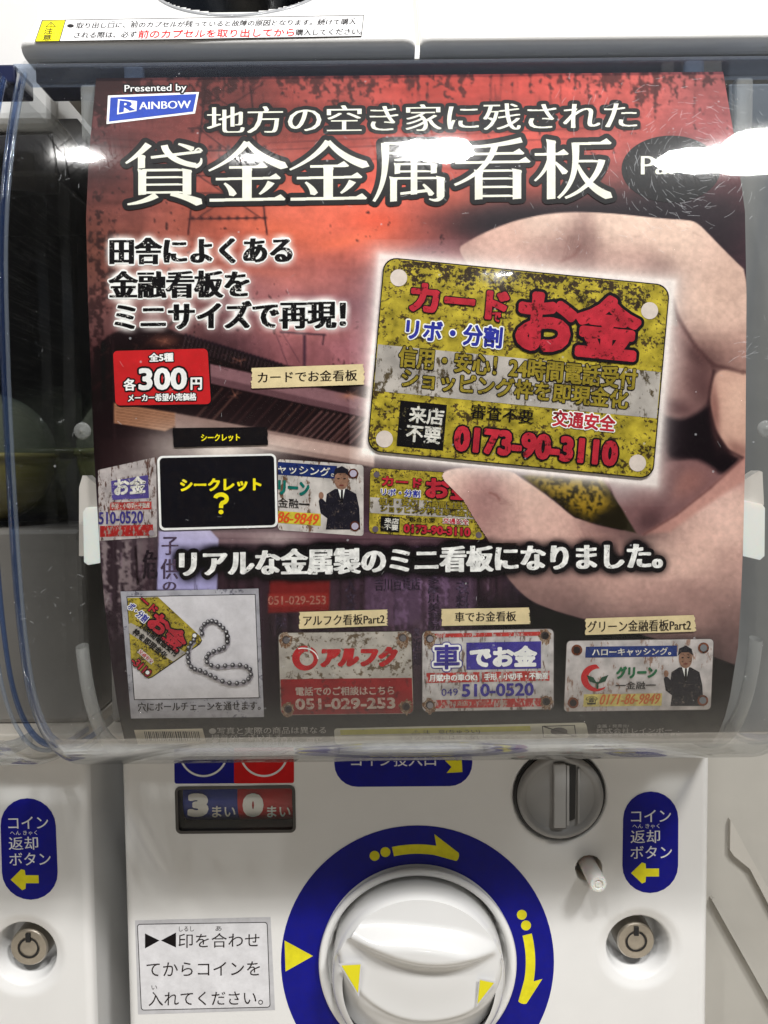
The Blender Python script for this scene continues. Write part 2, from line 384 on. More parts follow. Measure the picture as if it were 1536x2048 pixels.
def mask_mesh(V, T, grow=0.0, smear=0.0, cy=0.5, cx=0.25):
    """triangles in local px -> one flat mesh of row strips: their union, smeared sideways and grown all round"""
    pad = grow + smear / 2 + 1.5; x0, y0 = V.min(0) - pad; x1, y1 = V.max(0) + pad
    nx = int((x1 - x0) / cx) + 2; ny = int((y1 - y0) / cy) + 2; M = np.zeros((ny, nx), bool)
    for t in T:
        p = V[t]; a, b = p.min(0), p.max(0)
        i0 = max(0, int((a[1] - y0) / cy) - 1); i1 = min(ny, int((b[1] - y0) / cy) + 2); j0 = max(0, int((a[0] - x0) / cx) - 1); j1 = min(nx, int((b[0] - x0) / cx) + 2)
        X = x0 + (np.arange(j0, j1) + .5)[None] * cx; Y = y0 + (np.arange(i0, i1) + .5)[:, None] * cy
        e = [(p[(k + 1) % 3, 0] - p[k, 0]) * (Y - p[k, 1]) - (p[(k + 1) % 3, 1] - p[k, 1]) * (X - p[k, 0]) for k in range(3)]
        M[i0:i1, j0:j1] |= ((e[0] >= 0) & (e[1] >= 0) & (e[2] >= 0)) | ((e[0] <= 0) & (e[1] <= 0) & (e[2] <= 0))
    def hd(A, h):
        h = int(round(h / cx))
        if h < 1: return A
        c = np.cumsum(np.pad(A.astype(np.int32), ((0, 0), (h + 1, h))), axis=1); return (c[:, 2 * h + 1:] - c[:, :A.shape[1]]) > 0
    if smear: M = hd(M, smear / 2)
    if grow:
        k = int(grow / cy); O = np.zeros_like(M)
        for d in range(-k, k + 1):
            H = hd(M, math.sqrt(max(0, grow ** 2 - (d * cy) ** 2)))
            if d >= 0: O[d:] |= H[:ny - d]
            else: O[:d] |= H[-d:]
        M = O
    D = np.diff(np.pad(M.astype(np.int8), ((0, 0), (1, 1))), axis=1); r0, c0 = np.nonzero(D == 1); r1, c1 = np.nonzero(D == -1)
    n = len(r0); P = np.zeros((n, 4, 2)); P[:, 0, 0] = P[:, 3, 0] = x0 + c0 * cx; P[:, 1, 0] = P[:, 2, 0] = x0 + c1 * cx
    P[:, 0, 1] = P[:, 1, 1] = y0 + r0 * cy; P[:, 2, 1] = P[:, 3, 1] = y0 + (r0 + 1) * cy
    return P.reshape(-1, 2), np.arange(4 * n).reshape(-1, 4)
def text_runs(s, q, bold=0.0, smear=0.0, stroke=0.0, italic=0.0, spacing=1.0, **k):
    fat = bold if bold > .005 else 0.0
    V, T, asp = text_geo(s, bold if bold < 0 else 0.0, 3, spacing=spacing)
    q = np.array(q, float); W = np.linalg.norm(q[1] - q[0]); H = np.linalg.norm(q[3] - q[0]); g = fat * H / asp[1]
    L = np.c_[g + V[:, 0] * (W - 2 * g), g + V[:, 1] * (H - 2 * g)]
    if italic: L[:, 0] += (0.5 - V[:, 1]) * italic * H
    cy = 0.5 if H > 22 else 0.33
    P, F_ = mask_mesh(L, T, g + stroke, smear, cy, cy / 2)
    return bil(q, P[:, 0] / W, P[:, 1] / H), F_
def write(name, surf, s, q, L, mat, parent, label=None, **k):
    P, F_ = text_runs(s, q, **k)
    return mk(name, surf.map(P[:, 0], P[:, 1], (L + .35) * LAYER), F_, mat, parent, pr=P, label=label)
# brush-cut (Ming style) characters of the headline, stroke by stroke in a 0..100 box
def _curve(pts, n=14):
    P = np.array(pts, float)
    if len(P) == 2: return P[0] + (P[1] - P[0]) * np.linspace(0, 1, 6)[:, None]
    d = np.r_[0, np.cumsum(np.hypot(*np.diff(P, axis=0).T))]; d /= d[-1]; t = np.linspace(0, 1, n)
    return np.c_[np.polyval(np.polyfit(d, P[:, 0], min(3, len(P) - 1)), t), np.polyval(np.polyfit(d, P[:, 1], min(3, len(P) - 1)), t)]
def sD(pts, w0, w1, tail=0):
    c = _curve(pts); n = len(c); t = np.gradient(c, axis=0); t /= np.hypot(t[:, 0], t[:, 1])[:, None]; nn = np.c_[-t[:, 1], t[:, 0]]
    w = (w0 + (w1 - w0) * np.linspace(0, 1, n))[:, None] / 2
    return np.vstack([c + nn * w, [c[-1] + t[-1] * w[-1] * tail] if tail else np.empty((0, 2)), (c - nn * w)[::-1]])
def sH(x0, x1, y, w=4.2, u=1, dy=-.8):
    P = [(x0, y - w / 2), (x1 - 13, y - w / 2 + dy * .8)] + ([(x1 - 5, y - 8.5)] if u else []) + [(x1 + (1.5 if u else 0), y + dy), (x1, y + w / 2 + dy), (x0, y + w / 2)]
    return np.array(P)
def sV(x, y0, y1, w=11):
    return np.array([(x - w / 2 - 1.2, y0 - 1.5), (x + w / 2, y0 + 1.5), (x + w / 2 + .8, y0 + 4), (x + w / 2, y0 + 7), (x + w / 2, y1), (x - w / 2, y1 + 1), (x - w / 2, y0 + 5)])
MING = {
 '金': [sD([(50, 1), (39, 17), (24, 32), (1, 48)], 9, 3), sD([(50, 1), (61, 16), (78, 31), (96, 41)], 6, 13, 1.1), sH(27, 75, 43), sH(10, 92, 62), sV(50, 43, 96, 12), sD([(21, 69), (28, 78), (32, 88)], 3, 10, .6), sD([(81, 68), (75, 78), (66, 88)], 10, 3), sH(2, 98, 97, 5)],
 '貸': [sD([(30, 0), (18, 15), (1, 31)], 10, 3), sV(21, 17, 39, 9), sD([(33, 22), (97, 13)], 4.5, 4.5), sD([(88, 14), (94, 8), (98, 13)], 2, 3), sD([(50, 2), (57, 18), (72, 30), (90, 36)], 9, 8), sD([(89, 38), (95, 34), (97, 24)], 7, 2), sD([(68, 0), (77, 4), (86, 9)], 3, 8, .5),
      sV(22, 42, 83, 10), sV(79, 42, 84, 11), sH(22, 80, 43, 4, 0, 0), sH(25, 80, 55, 3.4, 0, 0), sH(25, 80, 67, 3.4, 0, 0), sH(22, 80, 80, 4, 0, 0), sD([(40, 84), (27, 92), (3, 99)], 10, 3), sD([(58, 83), (78, 89), (94, 97)], 5, 13, .8)],
 '属': [sH(14, 92, 5, 4.2, 0, 0), sV(87, 4, 23, 9), sH(14, 88, 21, 3.6, 0, 0), sD([(16, 4), (16, 38), (12, 70), (1, 99)], 11, 4), sD([(80, 25), (56, 30), (28, 32)], 7, 3), sV(54, 30, 88, 8.5), sV(32, 38, 54, 7), sV(80, 38, 54, 8), sH(31, 82, 39, 3.4, 0, 0), sH(31, 82, 51, 3.4, 0, 0),
      sV(27, 60, 99, 9), sH(26, 92, 62, 3.8, 0, 0), sV(89, 60, 92, 10), sD([(90, 90), (86, 97), (74, 96)], 9, 2), sD([(36, 87), (74, 82)], 4, 5), sD([(66, 72), (72, 80), (77, 89)], 3, 8, .5)],
 '看': [sD([(88, 1), (60, 8), (14, 12)], 9, 3), sH(14, 90, 24), sH(3, 98, 38), sD([(54, 8), (46, 33), (29, 56), (2, 75)], 9, 4), sV(33, 51, 99, 10), sV(82, 50, 99, 11), sH(32, 84, 52, 3.8, 0, 0), sH(34, 82, 65, 3.4, 0, 0), sH(34, 82, 79, 3.4, 0, 0), sH(32, 84, 94, 3.8, 0, 0)],
 '板': [sH(1, 43, 25), sV(22, 1, 99, 11), sD([(21, 28), (14, 50), (1, 69)], 7, 3), sD([(27, 38), (33, 46), (40, 56)], 3, 9, .5), sH(50, 98, 8), sD([(53, 6), (53, 40), (46, 74), (31, 98)], 10, 4), sH(54, 88, 37, 4, 0, 0), sD([(87, 35), (79, 60), (63, 82), (40, 98)], 9, 4), sD([(56, 43), (66, 66), (80, 84), (95, 95)], 4, 13, 1)],
}
def ming(name, surf, ch, q, L, mat, parent, stroke=0, **k):
    q = np.array(q, float); W = np.linalg.norm(q[1] - q[0]); H = np.linalg.norm(q[3] - q[0]); V = []; T = []
    for poly_ in MING[ch]:
        n = len(V); V += [(x / 100 * W, y / 100 * H) for x, y in poly_]; T += [[n + i for i in t] for t in tessellate_polygon([[Vector((x, y, 0)) for x, y in poly_]])]
    P, F_ = mask_mesh(np.array(V), T, stroke); P = bil(q, P[:, 0] / W, P[:, 1] / H)
    return mk(name, surf.map(P[:, 0], P[:, 1], (L + .35) * LAYER), F_, mat, parent, pr=P)
def bar(x0, y0, x1, y1, sl=-0.012):
    """upright box, rows sloping by sl"""
    d = sl * (x1 - x0)
    return [(x0, y0), (x1, y0 + d), (x1, y1 + d), (x0, y1)]
def ml(l, r, h, lean=(0, 1)):
    """box from its mid-left and mid-right points and its height"""
    l = np.array(l, float); r = np.array(r, float); a = np.array(lean, float); a = a / np.linalg.norm(a) * h / 2
    return [l - a, r - a, r + a, l + a]
# ------------------------------------------------------------------ the printed picture of the poster, painted on a fine grid of vertices
AX0, AY0, AS = 150, 130, 2.0
AW, AH = 685, 695
GX, GY = np.meshgrid(AX0 + AS * np.arange(AW), AY0 + AS * np.arange(AH))
def up(a, h, w):
    yy = np.linspace(0, a.shape[0] - 1.001, h); xx = np.linspace(0, a.shape[1] - 1.001, w)
    iy = yy.astype(int); ix = xx.astype(int); fy = (yy - iy)[:, None]; fx = (xx - ix)[None]
    fy = fy * fy * (3 - 2 * fy); fx = fx * fx * (3 - 2 * fx)
    a00 = a[iy][:, ix]; a01 = a[iy][:, ix + 1]; a10 = a[iy + 1][:, ix]; a11 = a[iy + 1][:, ix + 1]
    return (a00 * (1 - fx) + a01 * fx) * (1 - fy) + (a10 * (1 - fx) + a11 * fx) * fy
def fbm(sx, sy, octs=5, pers=0.55, h=None, w=None):
    h = h or AH; w = w or AW; out = np.zeros((h, w)); amp = 1; tot = 0
    for o in range(octs):
        ny = max(2, int(h * AS / sy)) + 2; nx = max(2, int(w * AS / sx)) + 2
        if ny > h * 1.5 or nx > w * 1.5:
            if o: break
        out += amp * up(RNG.random((min(ny, h * 2), min(nx, w * 2))), h, w); tot += amp; amp *= pers; sx /= 2; sy /= 2
    out /= tot; return (out - 0.5) * 2
def blur(a, r):
    r = max(1, int(round(r / AS)))
    for _ in range(2):
        for ax in (0, 1):
            p = np.pad(a, [(r + 1, r) if i == ax else (0, 0) for i in range(2)], mode='edge')
            c = np.cumsum(p, axis=ax)
            n = a.shape[ax]
            a = (np.take(c, range(2 * r + 1, 2 * r + 1 + n), axis=ax) - np.take(c, range(0, n), axis=ax)) / (2 * r + 1)
    return a
def sm(x): x = np.clip(x, 0, 1); return x * x * (3 - 2 * x)
class Pic:
    def __init__(s): s.a = np.zeros((AH, AW, 3))
    def win(s, x0, y0, x1, y1, pad=0):
        i0 = max(0, int((y0 - pad - AY0) / AS)); i1 = min(AH, int((y1 + pad - AY0) / AS) + 2)
        j0 = max(0, int((x0 - pad - AX0) / AS)); j1 = min(AW, int((x1 + pad - AX0) / AS) + 2)
        return slice(i0, max(i0, i1)), slice(j0, max(j0, j1))
    def put(s, w, m, c):
        c = np.array(c, float); s.a[w] = s.a[w] * (1 - m[..., None]) + c * m[..., None]
def sdf(pts, X, Y):
    p = np.array(pts, float); n = len(p); d = np.full(X.shape, 1e12); ins = np.zeros(X.shape, bool)
    for i in range(n):
        a = p[i]; b = p[(i + 1) % n]; ex, ey = b - a; wx = X - a[0]; wy = Y - a[1]
        t = np.clip((wx * ex + wy * ey) / (ex * ex + ey * ey + 1e-9), 0, 1)
        d = np.minimum(d, (wx - ex * t) ** 2 + (wy - ey * t) ** 2)
        c = ((a[1] > Y) != (b[1] > Y))
        if abs(ey) > 1e-9: ins ^= c & (X < ex * (Y - a[1]) / ey + a[0])
    d = np.sqrt(d); return np.where(ins, -d, d)
PIC = Pic()
def poly(pts, c, soft=1.5, a=1.0, grow=0, tex=None):
    p = np.array(pts, float); x0, y0 = p.min(0); x1, y1 = p.max(0); w = PIC.win(x0, y0, x1, y1, soft + grow + 4)
    X, Y = GX[w], GY[w]
    if X.size == 0: return
    mk_ = sm(0.5 - (sdf(p, X, Y) - grow) / (2 * soft)) * a
    if tex is not None: mk_ = mk_ * tex[w]
    PIC.put(w, mk_, c)
def line(p, q, wd, c, a=1.0, soft=1.2, tex=None):
    p = np.array(p, float); q = np.array(q, float); d = q - p; n = np.array([-d[1], d[0]]) / (np.hypot(*d) + 1e-9) * wd / 2
    poly([p + n, q + n, q - n, p - n], c, soft, a, tex=tex)
def blob(cx, cy, rx, ry, c, a=1.0, rot=0, p=1.0, mask=None):
    r = max(rx, ry) * 2.2; w = PIC.win(cx - r, cy - r, cx + r, cy + r); X, Y = GX[w] - cx, GY[w] - cy
    if X.size == 0: return
    u = (X * math.cos(rot) + Y * math.sin(rot)) / rx; v = (-X * math.sin(rot) + Y * math.cos(rot)) / ry
    m_ = a * np.exp(-(u * u + v * v) ** p)
    if mask is not None: m_ = m_ * mask[w]
    PIC.put(w, m_, c)
def rbf(anch, sig):
    S = 8; gx, gy = np.meshgrid(np.linspace(AX0, AX0 + AS * AW, AW // S + 2), np.linspace(AY0, AY0 + AS * AH, AH // S + 2))
    num = np.zeros(gx.shape + (3,)); den = np.full(gx.shape, 1e-12)
    for x, y, c in anch:
        k = np.exp(-((gx - x) ** 2 + (gy - y) ** 2) / (2 * sig * sig)) + 1e-5 / (1 + ((gx - x) ** 2 + (gy - y) ** 2) / sig ** 2)
        num += k[..., None] * np.array(c, float); den += k
    num /= den[..., None]
    return np.stack([up(num[..., i], AH, AW) for i in range(3)], -1)
N1 = fbm(260, 130); N2 = fbm(60, 60); N3 = fbm(14, 14, 3); N4 = fbm(10, 90, 4); N5 = fbm(8, 8, 2, 0.8); N6 = fbm(90, 12, 4)
# sky
PIC.a[:] = rbf([(200, 160, (88, 46, 46)), (300, 300, (100, 44, 42)), (200, 300, (66, 36, 40)), (450, 180, (98, 42, 40)), (650, 170, (140, 52, 46)),
    (850, 180, (188, 62, 52)), (1050, 180, (200, 66, 56)), (1250, 180, (186, 70, 62)), (1400, 180, (160, 76, 74)), (1430, 280, (140, 66, 70)),
    (250, 420, (108, 52, 46)), (400, 430, (165, 72, 54)), (520, 400, (190, 82, 60)), (640, 440, (220, 94, 68)), (760, 430, (222, 86, 62)), (850, 440, (196, 80, 64)),
    (640, 300, (150, 58, 50)), (450, 300, (110, 46, 42)), (850, 300, (180, 62, 52)), (1050, 300, (196, 74, 64)), (1250, 300, (180, 84, 80)),
    (700, 520, (205, 98, 84)), (800, 520, (140, 88, 92)), (860, 560, (150, 100, 108)), (600, 560, (190, 104, 96)), (700, 600, (128, 84, 94)), (200, 520, (118, 66, 52)),
    (200, 620, (100, 62, 62)), (680, 690, (168, 100, 104)), (740, 650, (110, 76, 88)), (500, 640, (130, 82, 88)), (600, 700, (150, 88, 92)), (1450, 420, (88, 46, 52)), (1480, 520, (60, 42, 50)),
    (1000, 420, (70, 60, 62)), (1150, 410, (48, 44, 48)), (1300, 420, (42, 36, 40)), (350, 520, (150, 80, 66)), (350, 640, (125, 76, 76)),
    (220, 800, (30, 20, 22)), (300, 760, (28, 20, 22)), (450, 700, (40, 28, 32)), (600, 800, (50, 34, 36)), (700, 880, (62, 46, 48)), (220, 980, (46, 38, 44)),
    (220, 1100, (84, 74, 78)), (300, 1250, (44, 34, 42)), (560, 1180, (62, 42, 50)), (700, 1180, (74, 52, 64)), (850, 1180, (92, 70, 92)), (960, 1180, (68, 54, 64)),
    (1050, 1240, (26, 20, 26)), (1150, 1300, (24, 18, 24)), (650, 1300, (52, 40, 52)), (530, 1350, (30, 24, 30)), (500, 1460, (38, 32, 32)), (900, 1450, (34, 32, 32)), (1300, 1450, (30, 28, 26)), (1450, 1450, (40, 38, 36))], 62)
N1c = N1 + 0.5 * N6
top = sm((700 - GY) / 250)
PIC.a += (N1c * 34 * top)[..., None] * np.array([1, 0.55, 0.5])
PIC.a *= (1 + 0.16 * N2 + 0.09 * N3 + 0.05 * N4)[..., None]
lum = PIC.a.mean(-1, keepdims=True); PIC.a = lum + (PIC.a - lum) * 0.82
for q_ in ((660, 440, 130, 60, (232, 108, 80), .45), (770, 470, 80, 50, (236, 112, 84), .4), (620, 590, 120, 30, (206, 128, 118), .35), (1060, 300, 240, 70, (206, 84, 70), .35)): blob(*q_[:4], q_[4], q_[5])
# cloud streaks
for cx, cy, rx, ry, c, a, ro in [(820, 545, 90, 30, (96, 70, 84), .55, -.35), (640, 600, 110, 16, (104, 72, 84), .5, .1), (700, 480, 80, 14, (240, 118, 84), .5, -.25),
        (560, 460, 100, 22, (214, 104, 72), .45, .2), (860, 500, 70, 18, (110, 76, 84), .5, -.3), (600, 660, 120, 18, (186, 116, 110), .4, .05), (760, 440, 60, 24, (232, 84, 54), .5, 0),
        (1080, 380, 160, 30, (205, 92, 74), .4, 0), (900, 400, 90, 26, (230, 110, 84), .35, 0), (700, 350, 120, 30, (176, 60, 48), .4, .1), (500, 540, 90, 12, (214, 118, 96), .35, .1)]:
    blob(cx, cy, rx, ry, c, a, ro)
# soot and black specks over the top and the left side
edge = sm((260 - GY) / 130) * 0.9 + sm((300 - GX) / 160) * sm((900 - GY) / 200) * 0.8
g = sm((N2 * 0.5 + N4 * 0.35 + N5 * 0.45 + edge * 0.62 - 0.40) / 0.25)
PIC.a = PIC.a * (1 - 0.6 * g[..., None]) + np.array([22, 14, 16]) * 0.6 * g[..., None]
g = sm((N5 * 0.8 + N2 * 0.4 - 0.55) / 0.2) * sm((720 - GY) / 200) * 0.35
PIC.a = PIC.a * (1 - g[..., None]) + np.array([30, 16, 18]) * g[..., None]
# vertical runs
g = sm((N4 - 0.22) / 0.3) * sm((360 - GY) / 200) * 0.3
PIC.a = PIC.a * (1 - g[..., None]) + np.array([48, 22, 24]) * g[..., None]
# pylon and wires
DK = (40, 18, 22)
for x0, x1 in ((392, 376), (520, 534)):
    line((x0 + 20 if x0 < 450 else x0 - 20, 170), (x1, 470), 3.2, DK, .9)
for y in (255, 300, 350, 385, 436):
    line((376, y + 2), (534, y), 2.6, DK, .85)
for y0, y1 in ((170, 255), (255, 350), (350, 436)):
    line((395, y0), (522, y1), 2.2, DK, .75); line((522, y0), (395, y1), 2.2, DK, .75)
for y, dy in ((286, -30), (300, -24), (330, -36)):
    line((534, y), (1180, y + dy), 2.2, (74, 26, 28), .6); line((376, y), (170, y - 10), 1.6, DK, .5)
for y in (262, 294, 436):
    for x in range(385, 535, 18): blob(x, y, 4, 4, DK, .85)
# telegraph pole with its wires
line((609, 670), (609, 745), 6, (66, 46, 56), .9); line((560, 664), (652, 670), 4, (60, 42, 50), .9); line((552, 668), (575, 730), 1.6, (60, 42, 50), .7)
line((566, 668), (600, 726), 1.4, (60, 42, 50), .6); line((648, 668), (645, 690), 3, (50, 36, 44), .8)
# dark shack: mass, corrugated roof, beams, rafters
SH = [(188, 700), (215, 672), (250, 655), (330, 655), (380, 674), (470, 700), (560, 728), (640, 745), (745, 775), (748, 930), (560, 990), (200, 1030), (186, 900)]
poly(SH, (33, 23, 25), 3)
for i in range(26):
    x = 372 + i * 7.6; y = 670 + (x - 372) * 0.31
    blob(x, y, 3.4, 3.4, (36, 28, 34), .95, p=2)
    line((x, y + 3), (x - 6, y + 26), 2.2, (84, 72, 76), .6)
line((185, 780), (350, 640), 6, (44, 30, 30), .8); line((208, 800), (206, 680), 8, (24, 17, 20), .8); line((232, 990), (226, 680), 5, (50, 36, 38), .5)
poly([(420, 728), (748, 800), (748, 838), (420, 766)], (122, 92, 96), 1.5, .95); poly([(420, 752), (748, 826), (748, 838), (420, 766)], (78, 56, 60), 2, .7)
for i in range(22):
    x = 420 + i * 15.5; c = random.choice([(70, 48, 48), (44, 30, 32), (92, 66, 60), (52, 38, 38)])
    line((x + 26, 775 + (x - 420) * .22), (x - 30, 838 + (x - 420) * .22), random.uniform(2, 5), c, random.uniform(.3, .75))
for i in range(9):
    x = 620 + i * 13
    line((x + 24, 822 + i * 2), (x - 26, 872 + i * 2), 2.2, (170, 128, 122), .55)
poly([(228, 806), (352, 826), (352, 852), (330, 862), (228, 846)], (142, 104, 82), 1.5, .95)
for i in range(6): line((232, 812 + i * 6), (350, 832 + i * 5), 1.4, (70, 46, 38), .6)
poly([(350, 826), (748, 900), (748, 934), (536, 900), (350, 862)], (126, 104, 98), 1.5, .95)
poly([(536, 868), (748, 902), (748, 926), (536, 888)], (158, 134, 126), 1.2, .95)
poly([(200, 880), (346, 868), (346, 925), (200, 950)], (38, 26, 28), 3, .8)
for cx, cy in ((330, 684), (480, 722), (470, 790), (520, 742), (700, 790), (350, 700)):
    for k in range(7):
        a_ = random.uniform(0, 6.28); l = random.uniform(8, 24); line((cx, cy), (cx + l * math.cos(a_), cy + l * 0.6 * math.sin(a_)), 1.3, (140, 96, 80), .5)
blob(330, 682, 26, 12, (130, 84, 70), .55); blob(700, 792, 20, 6, (150, 104, 84), .5)
# board wall under the beams
poly([(186, 1062), (1010, 1062), (1010, 1440), (186, 1440)], (50, 37, 44), 3, .5)
for i in range(60):
    x = 190 + i * 14 + random.uniform(-4, 4); c = random.choice([(38, 27, 33), (74, 56, 64), (58, 44, 52), (28, 20, 26)])
    line((x, 1075), (x + random.uniform(-3, 6), 1440), random.uniform(3, 13), c, .42, 2)
peel = sm((N4 * .9 + N5 * .55 + 0.06) / .35) * sm((332 - GX) / 90) * sm((GY - 1070) / 20) * sm((1330 - GY) / 160)
PIC.a = PIC.a * (1 - .68 * peel[..., None]) + np.array([140, 128, 128]) * .68 * peel[..., None]
peel = sm((N4 * .8 + N5 * .6 - 0.1) / .3) * np.exp(-((GX - 865) / 130) ** 2) * sm((GY - 1075) / 20) * sm((1300 - GY) / 60)
PIC.a = PIC.a * (1 - .5 * peel[..., None]) + np.array([138, 112, 142]) * .5 * peel[..., None]
poly([(316, 1064), (960, 1064), (960, 1092), (316, 1086)], (96, 74, 80), 2, .85); line((316, 1076), (960, 1080), 2, (54, 38, 44), .7)
line((271, 1092), (276, 1170), 5, (24, 16, 20), .8)
poly([(540, 1160), (660, 1160), (658, 1222), (536, 1226)], (118, 38, 36), 3, .8); poly([(536, 1188), (658, 1186), (658, 1210), (536, 1214)], (150, 60, 52), 3, .45)
poly([(318, 1062), (420, 1060), (437, 1078), (434, 1180), (314, 1180)], (150, 146, 182), 1.5, .95)
poly([(730, 1120), (842, 1120), (842, 1250), (730, 1250)], (104, 84, 108), 5, .4); poly([(850, 1110), (952, 1112), (950, 1225), (850, 1225)], (110, 88, 112), 5, .35)
poly([(826, 1240), (846, 1240), (846, 1420), (826, 1420)], (80, 66, 74), 2, .5)
# dark right-hand corner below the hand, dark floor of the poster
poly([(960, 1190), (1500, 1320), (1500, 1450), (960, 1450)], (24, 19, 24), 30, .75)
poly([(186, 1420), (1500, 1418), (1500, 1520), (186, 1520)], (30, 27, 26), 14, .85)
# shadow round the finger at the top
for (cx, cy, rx, ry, a) in ((1150, 440, 260, 46, .75), (1000, 450, 130, 34, .6), (1330, 420, 150, 60, .75), (1440, 480, 70, 90, .7)):
    blob(cx, cy, rx, ry, (30, 26, 32), a)
# bare branches and grass on the roof edge
for k in range(90):
    x = random.uniform(200, 740); y = 690 + max(0, x - 380) * .30 + random.uniform(-6, 30); a_ = random.uniform(-2.9, -.2); l = random.uniform(5, 20)
    line((x, y), (x + l * math.cos(a_), y + l * .7 * math.sin(a_)), 1.2, random.choice([(120, 86, 76), (20, 14, 18), (90, 66, 64)]), .45)
for k in range(60):
    x = random.uniform(190, 1000); y = random.uniform(1095, 1400); line((x, y), (x + random.uniform(-2, 2), y + random.uniform(12, 60)), random.uniform(1, 2.6), random.choice([(112, 92, 106), (24, 17, 22), (86, 66, 82)]), .5)
# the hand holding the sign
def chaikin(p, n=2):
    p = np.array(p, float)
    for _ in range(n):
        q = np.roll(p, -1, 0); p = np.stack([p * .75 + q * .25, p * .25 + q * .75], 1).reshape(-1, 2)
    return p
HAND = [(915, 497), (934, 484), (975, 462), (1030, 441), (1090, 428), (1150, 423), (1230, 427), (1320, 437), (1375, 440), (1392, 444), (1408, 458), (1450, 502), (1510, 560), (1510, 1345),
        (1440, 1318), (1350, 1290), (1260, 1262), (1180, 1242), (1110, 1222), (1060, 1202), (1026, 1170), (1005, 1140), (975, 1080), (952, 1046), (925, 1000), (890, 966), (882, 951), (890, 941),
        (925, 935), (975, 936), (1026, 944), (1034, 950), (1100, 995), (1148, 1036), (1156, 1037), (1200, 1052), (1272, 1066), (1205, 955), (1210, 760), (1300, 560), (960, 560), (936, 530)]
HS = rbf([(930, 495, (172, 128, 116)), (1000, 480, (205, 160, 142)), (1000, 530, (184, 134, 122)), (1100, 445, (206, 170, 152)), (1150, 500, (128, 92, 86)), (1110, 520, (170, 124, 114)), (1250, 460, (212, 176, 156)),
    (1250, 530, (172, 130, 118)), (1350, 470, (206, 170, 150)), (1320, 560, (140, 104, 96)), (1400, 540, (198, 160, 142)), (1450, 570, (186, 148, 130)), (1385, 620, (206, 168, 148)), (1460, 640, (196, 156, 138)),
    (1345, 640, (170, 130, 120)), (1370, 700, (130, 92, 84)), (1470, 710, (160, 116, 104)), (1430, 735, (84, 54, 52)), (1350, 780, (96, 66, 64)), (1380, 850, (34, 20, 24)), (1330, 860, (46, 30, 34)), (1410, 900, (30, 18, 22)),
    (1455, 800, (196, 152, 136)), (1430, 830, (150, 110, 98)), (1475, 860, (176, 130, 116)), (1340, 950, (112, 74, 74)), (1290, 1000, (96, 66, 66)), (1390, 930, (60, 38, 40)), (1240, 960, (110, 78, 76)), (1300, 1050, (60, 40, 42)), (1230, 1040, (90, 60, 60)),
    (1470, 930, (172, 124, 114)), (1420, 990, (204, 160, 146)), (1350, 1060, (190, 146, 132)), (1480, 1040, (206, 162, 146)), (1400, 1100, (206, 160, 144)), (1470, 1150, (180, 136, 124)),
    (895, 952, (226, 190, 172)), (930, 960, (196, 144, 132)), (985, 985, (146, 100, 98)), (960, 1010, (160, 110, 104)), (1030, 970, (210, 168, 150)), (1060, 1020, (206, 162, 146)), (1010, 1060, (176, 130, 120)), (1110, 1060, (196, 150, 136)),
    (1200, 1090, (168, 122, 112)), (1300, 1110, (200, 158, 142)), (1060, 1170, (126, 92, 86)), (1100, 1150, (172, 130, 120)), (1100, 1200, (120, 86, 82)), (1200, 1180, (178, 134, 122)), (1180, 1230, (104, 76, 74)), (1300, 1200, (170, 126, 116)), (1300, 1260, (92, 68, 66)),
    (1400, 1220, (150, 110, 102)), (1460, 1280, (104, 76, 74)), (1400, 1320, (66, 50, 50)), (1480, 1220, (136, 100, 94))], 30)
HS = HS * (1 + 0.035 * N3 + 0.02 * N5 + 0.05 * N2)[..., None]
hl = HS.mean(-1, keepdims=True); HS = hl + (HS - hl) * 0.76; HS = 128 + (HS - 128) * 1.06 + 6
hm = sm(0.5 - sdf(chaikin(HAND), GX, GY) / 3.0)
PIC.a = PIC.a * (1 - hm[..., None]) + HS * hm[..., None]
HM = hm
poly(chaikin([(1322, 560), (1338, 566), (1356, 630), (1392, 692), (1428, 735), (1424, 800), (1412, 822), (1363, 848), (1327, 834), (1316, 780), (1300, 760)]), (134, 102, 98), 5, 1, tex=HM)
blob(1404, 770, 34, 60, (84, 58, 58), .9, -.45, 1.3, mask=HM); blob(1392, 712, 40, 16, (74, 50, 50), .85, .75, 1.2, mask=HM); blob(1345, 720, 26, 60, (168, 142, 136), .5, .1, 1.2, mask=HM); blob(1350, 815, 40, 18, (70, 44, 46), .8, .2, 1.2, mask=HM)
poly([(1200, 955), (1290, 960), (1330, 925), (1400, 915), (1452, 945), (1421, 978), (1354, 1030), (1286, 1070), (1272, 1066)], (118, 86, 86), 4, 1, tex=HM)
blob(1370, 965, 48, 30, (136, 94, 88), .9, -.4, 1.2, mask=HM); blob(1240, 975, 34, 34, (148, 128, 128), .7, 0, 1.2, mask=HM); blob(1300, 1040, 30, 22, (72, 50, 52), .8, -.6, 1.2, mask=HM); blob(1330, 985, 14, 60, (96, 68, 70), .6, .5, 1.2, mask=HM)
poly(chaikin([(1326, 828), (1363, 842), (1412, 816), (1426, 790), (1428, 850), (1457, 903), (1490, 918), (1446, 954), (1420, 930), (1390, 916), (1345, 918), (1334, 905), (1338, 880)]), (20, 12, 17), 8, 1, tex=HM)
poly(chaikin([(1432, 744), (1460, 736), (1520, 744), (1520, 905), (1480, 918), (1456, 898), (1432, 862), (1420, 806), (1422, 770)]), (190, 152, 136), 4, 1, tex=HM)
blob(1430, 820, 10, 60, (120, 80, 74), .8, -.08, 1.2, mask=HM); blob(1478, 900, 30, 16, (120, 82, 76), .7, .5, 1.2, mask=HM); blob(1474, 800, 22, 46, (208, 172, 154), .6, 0, 1.2, mask=HM)
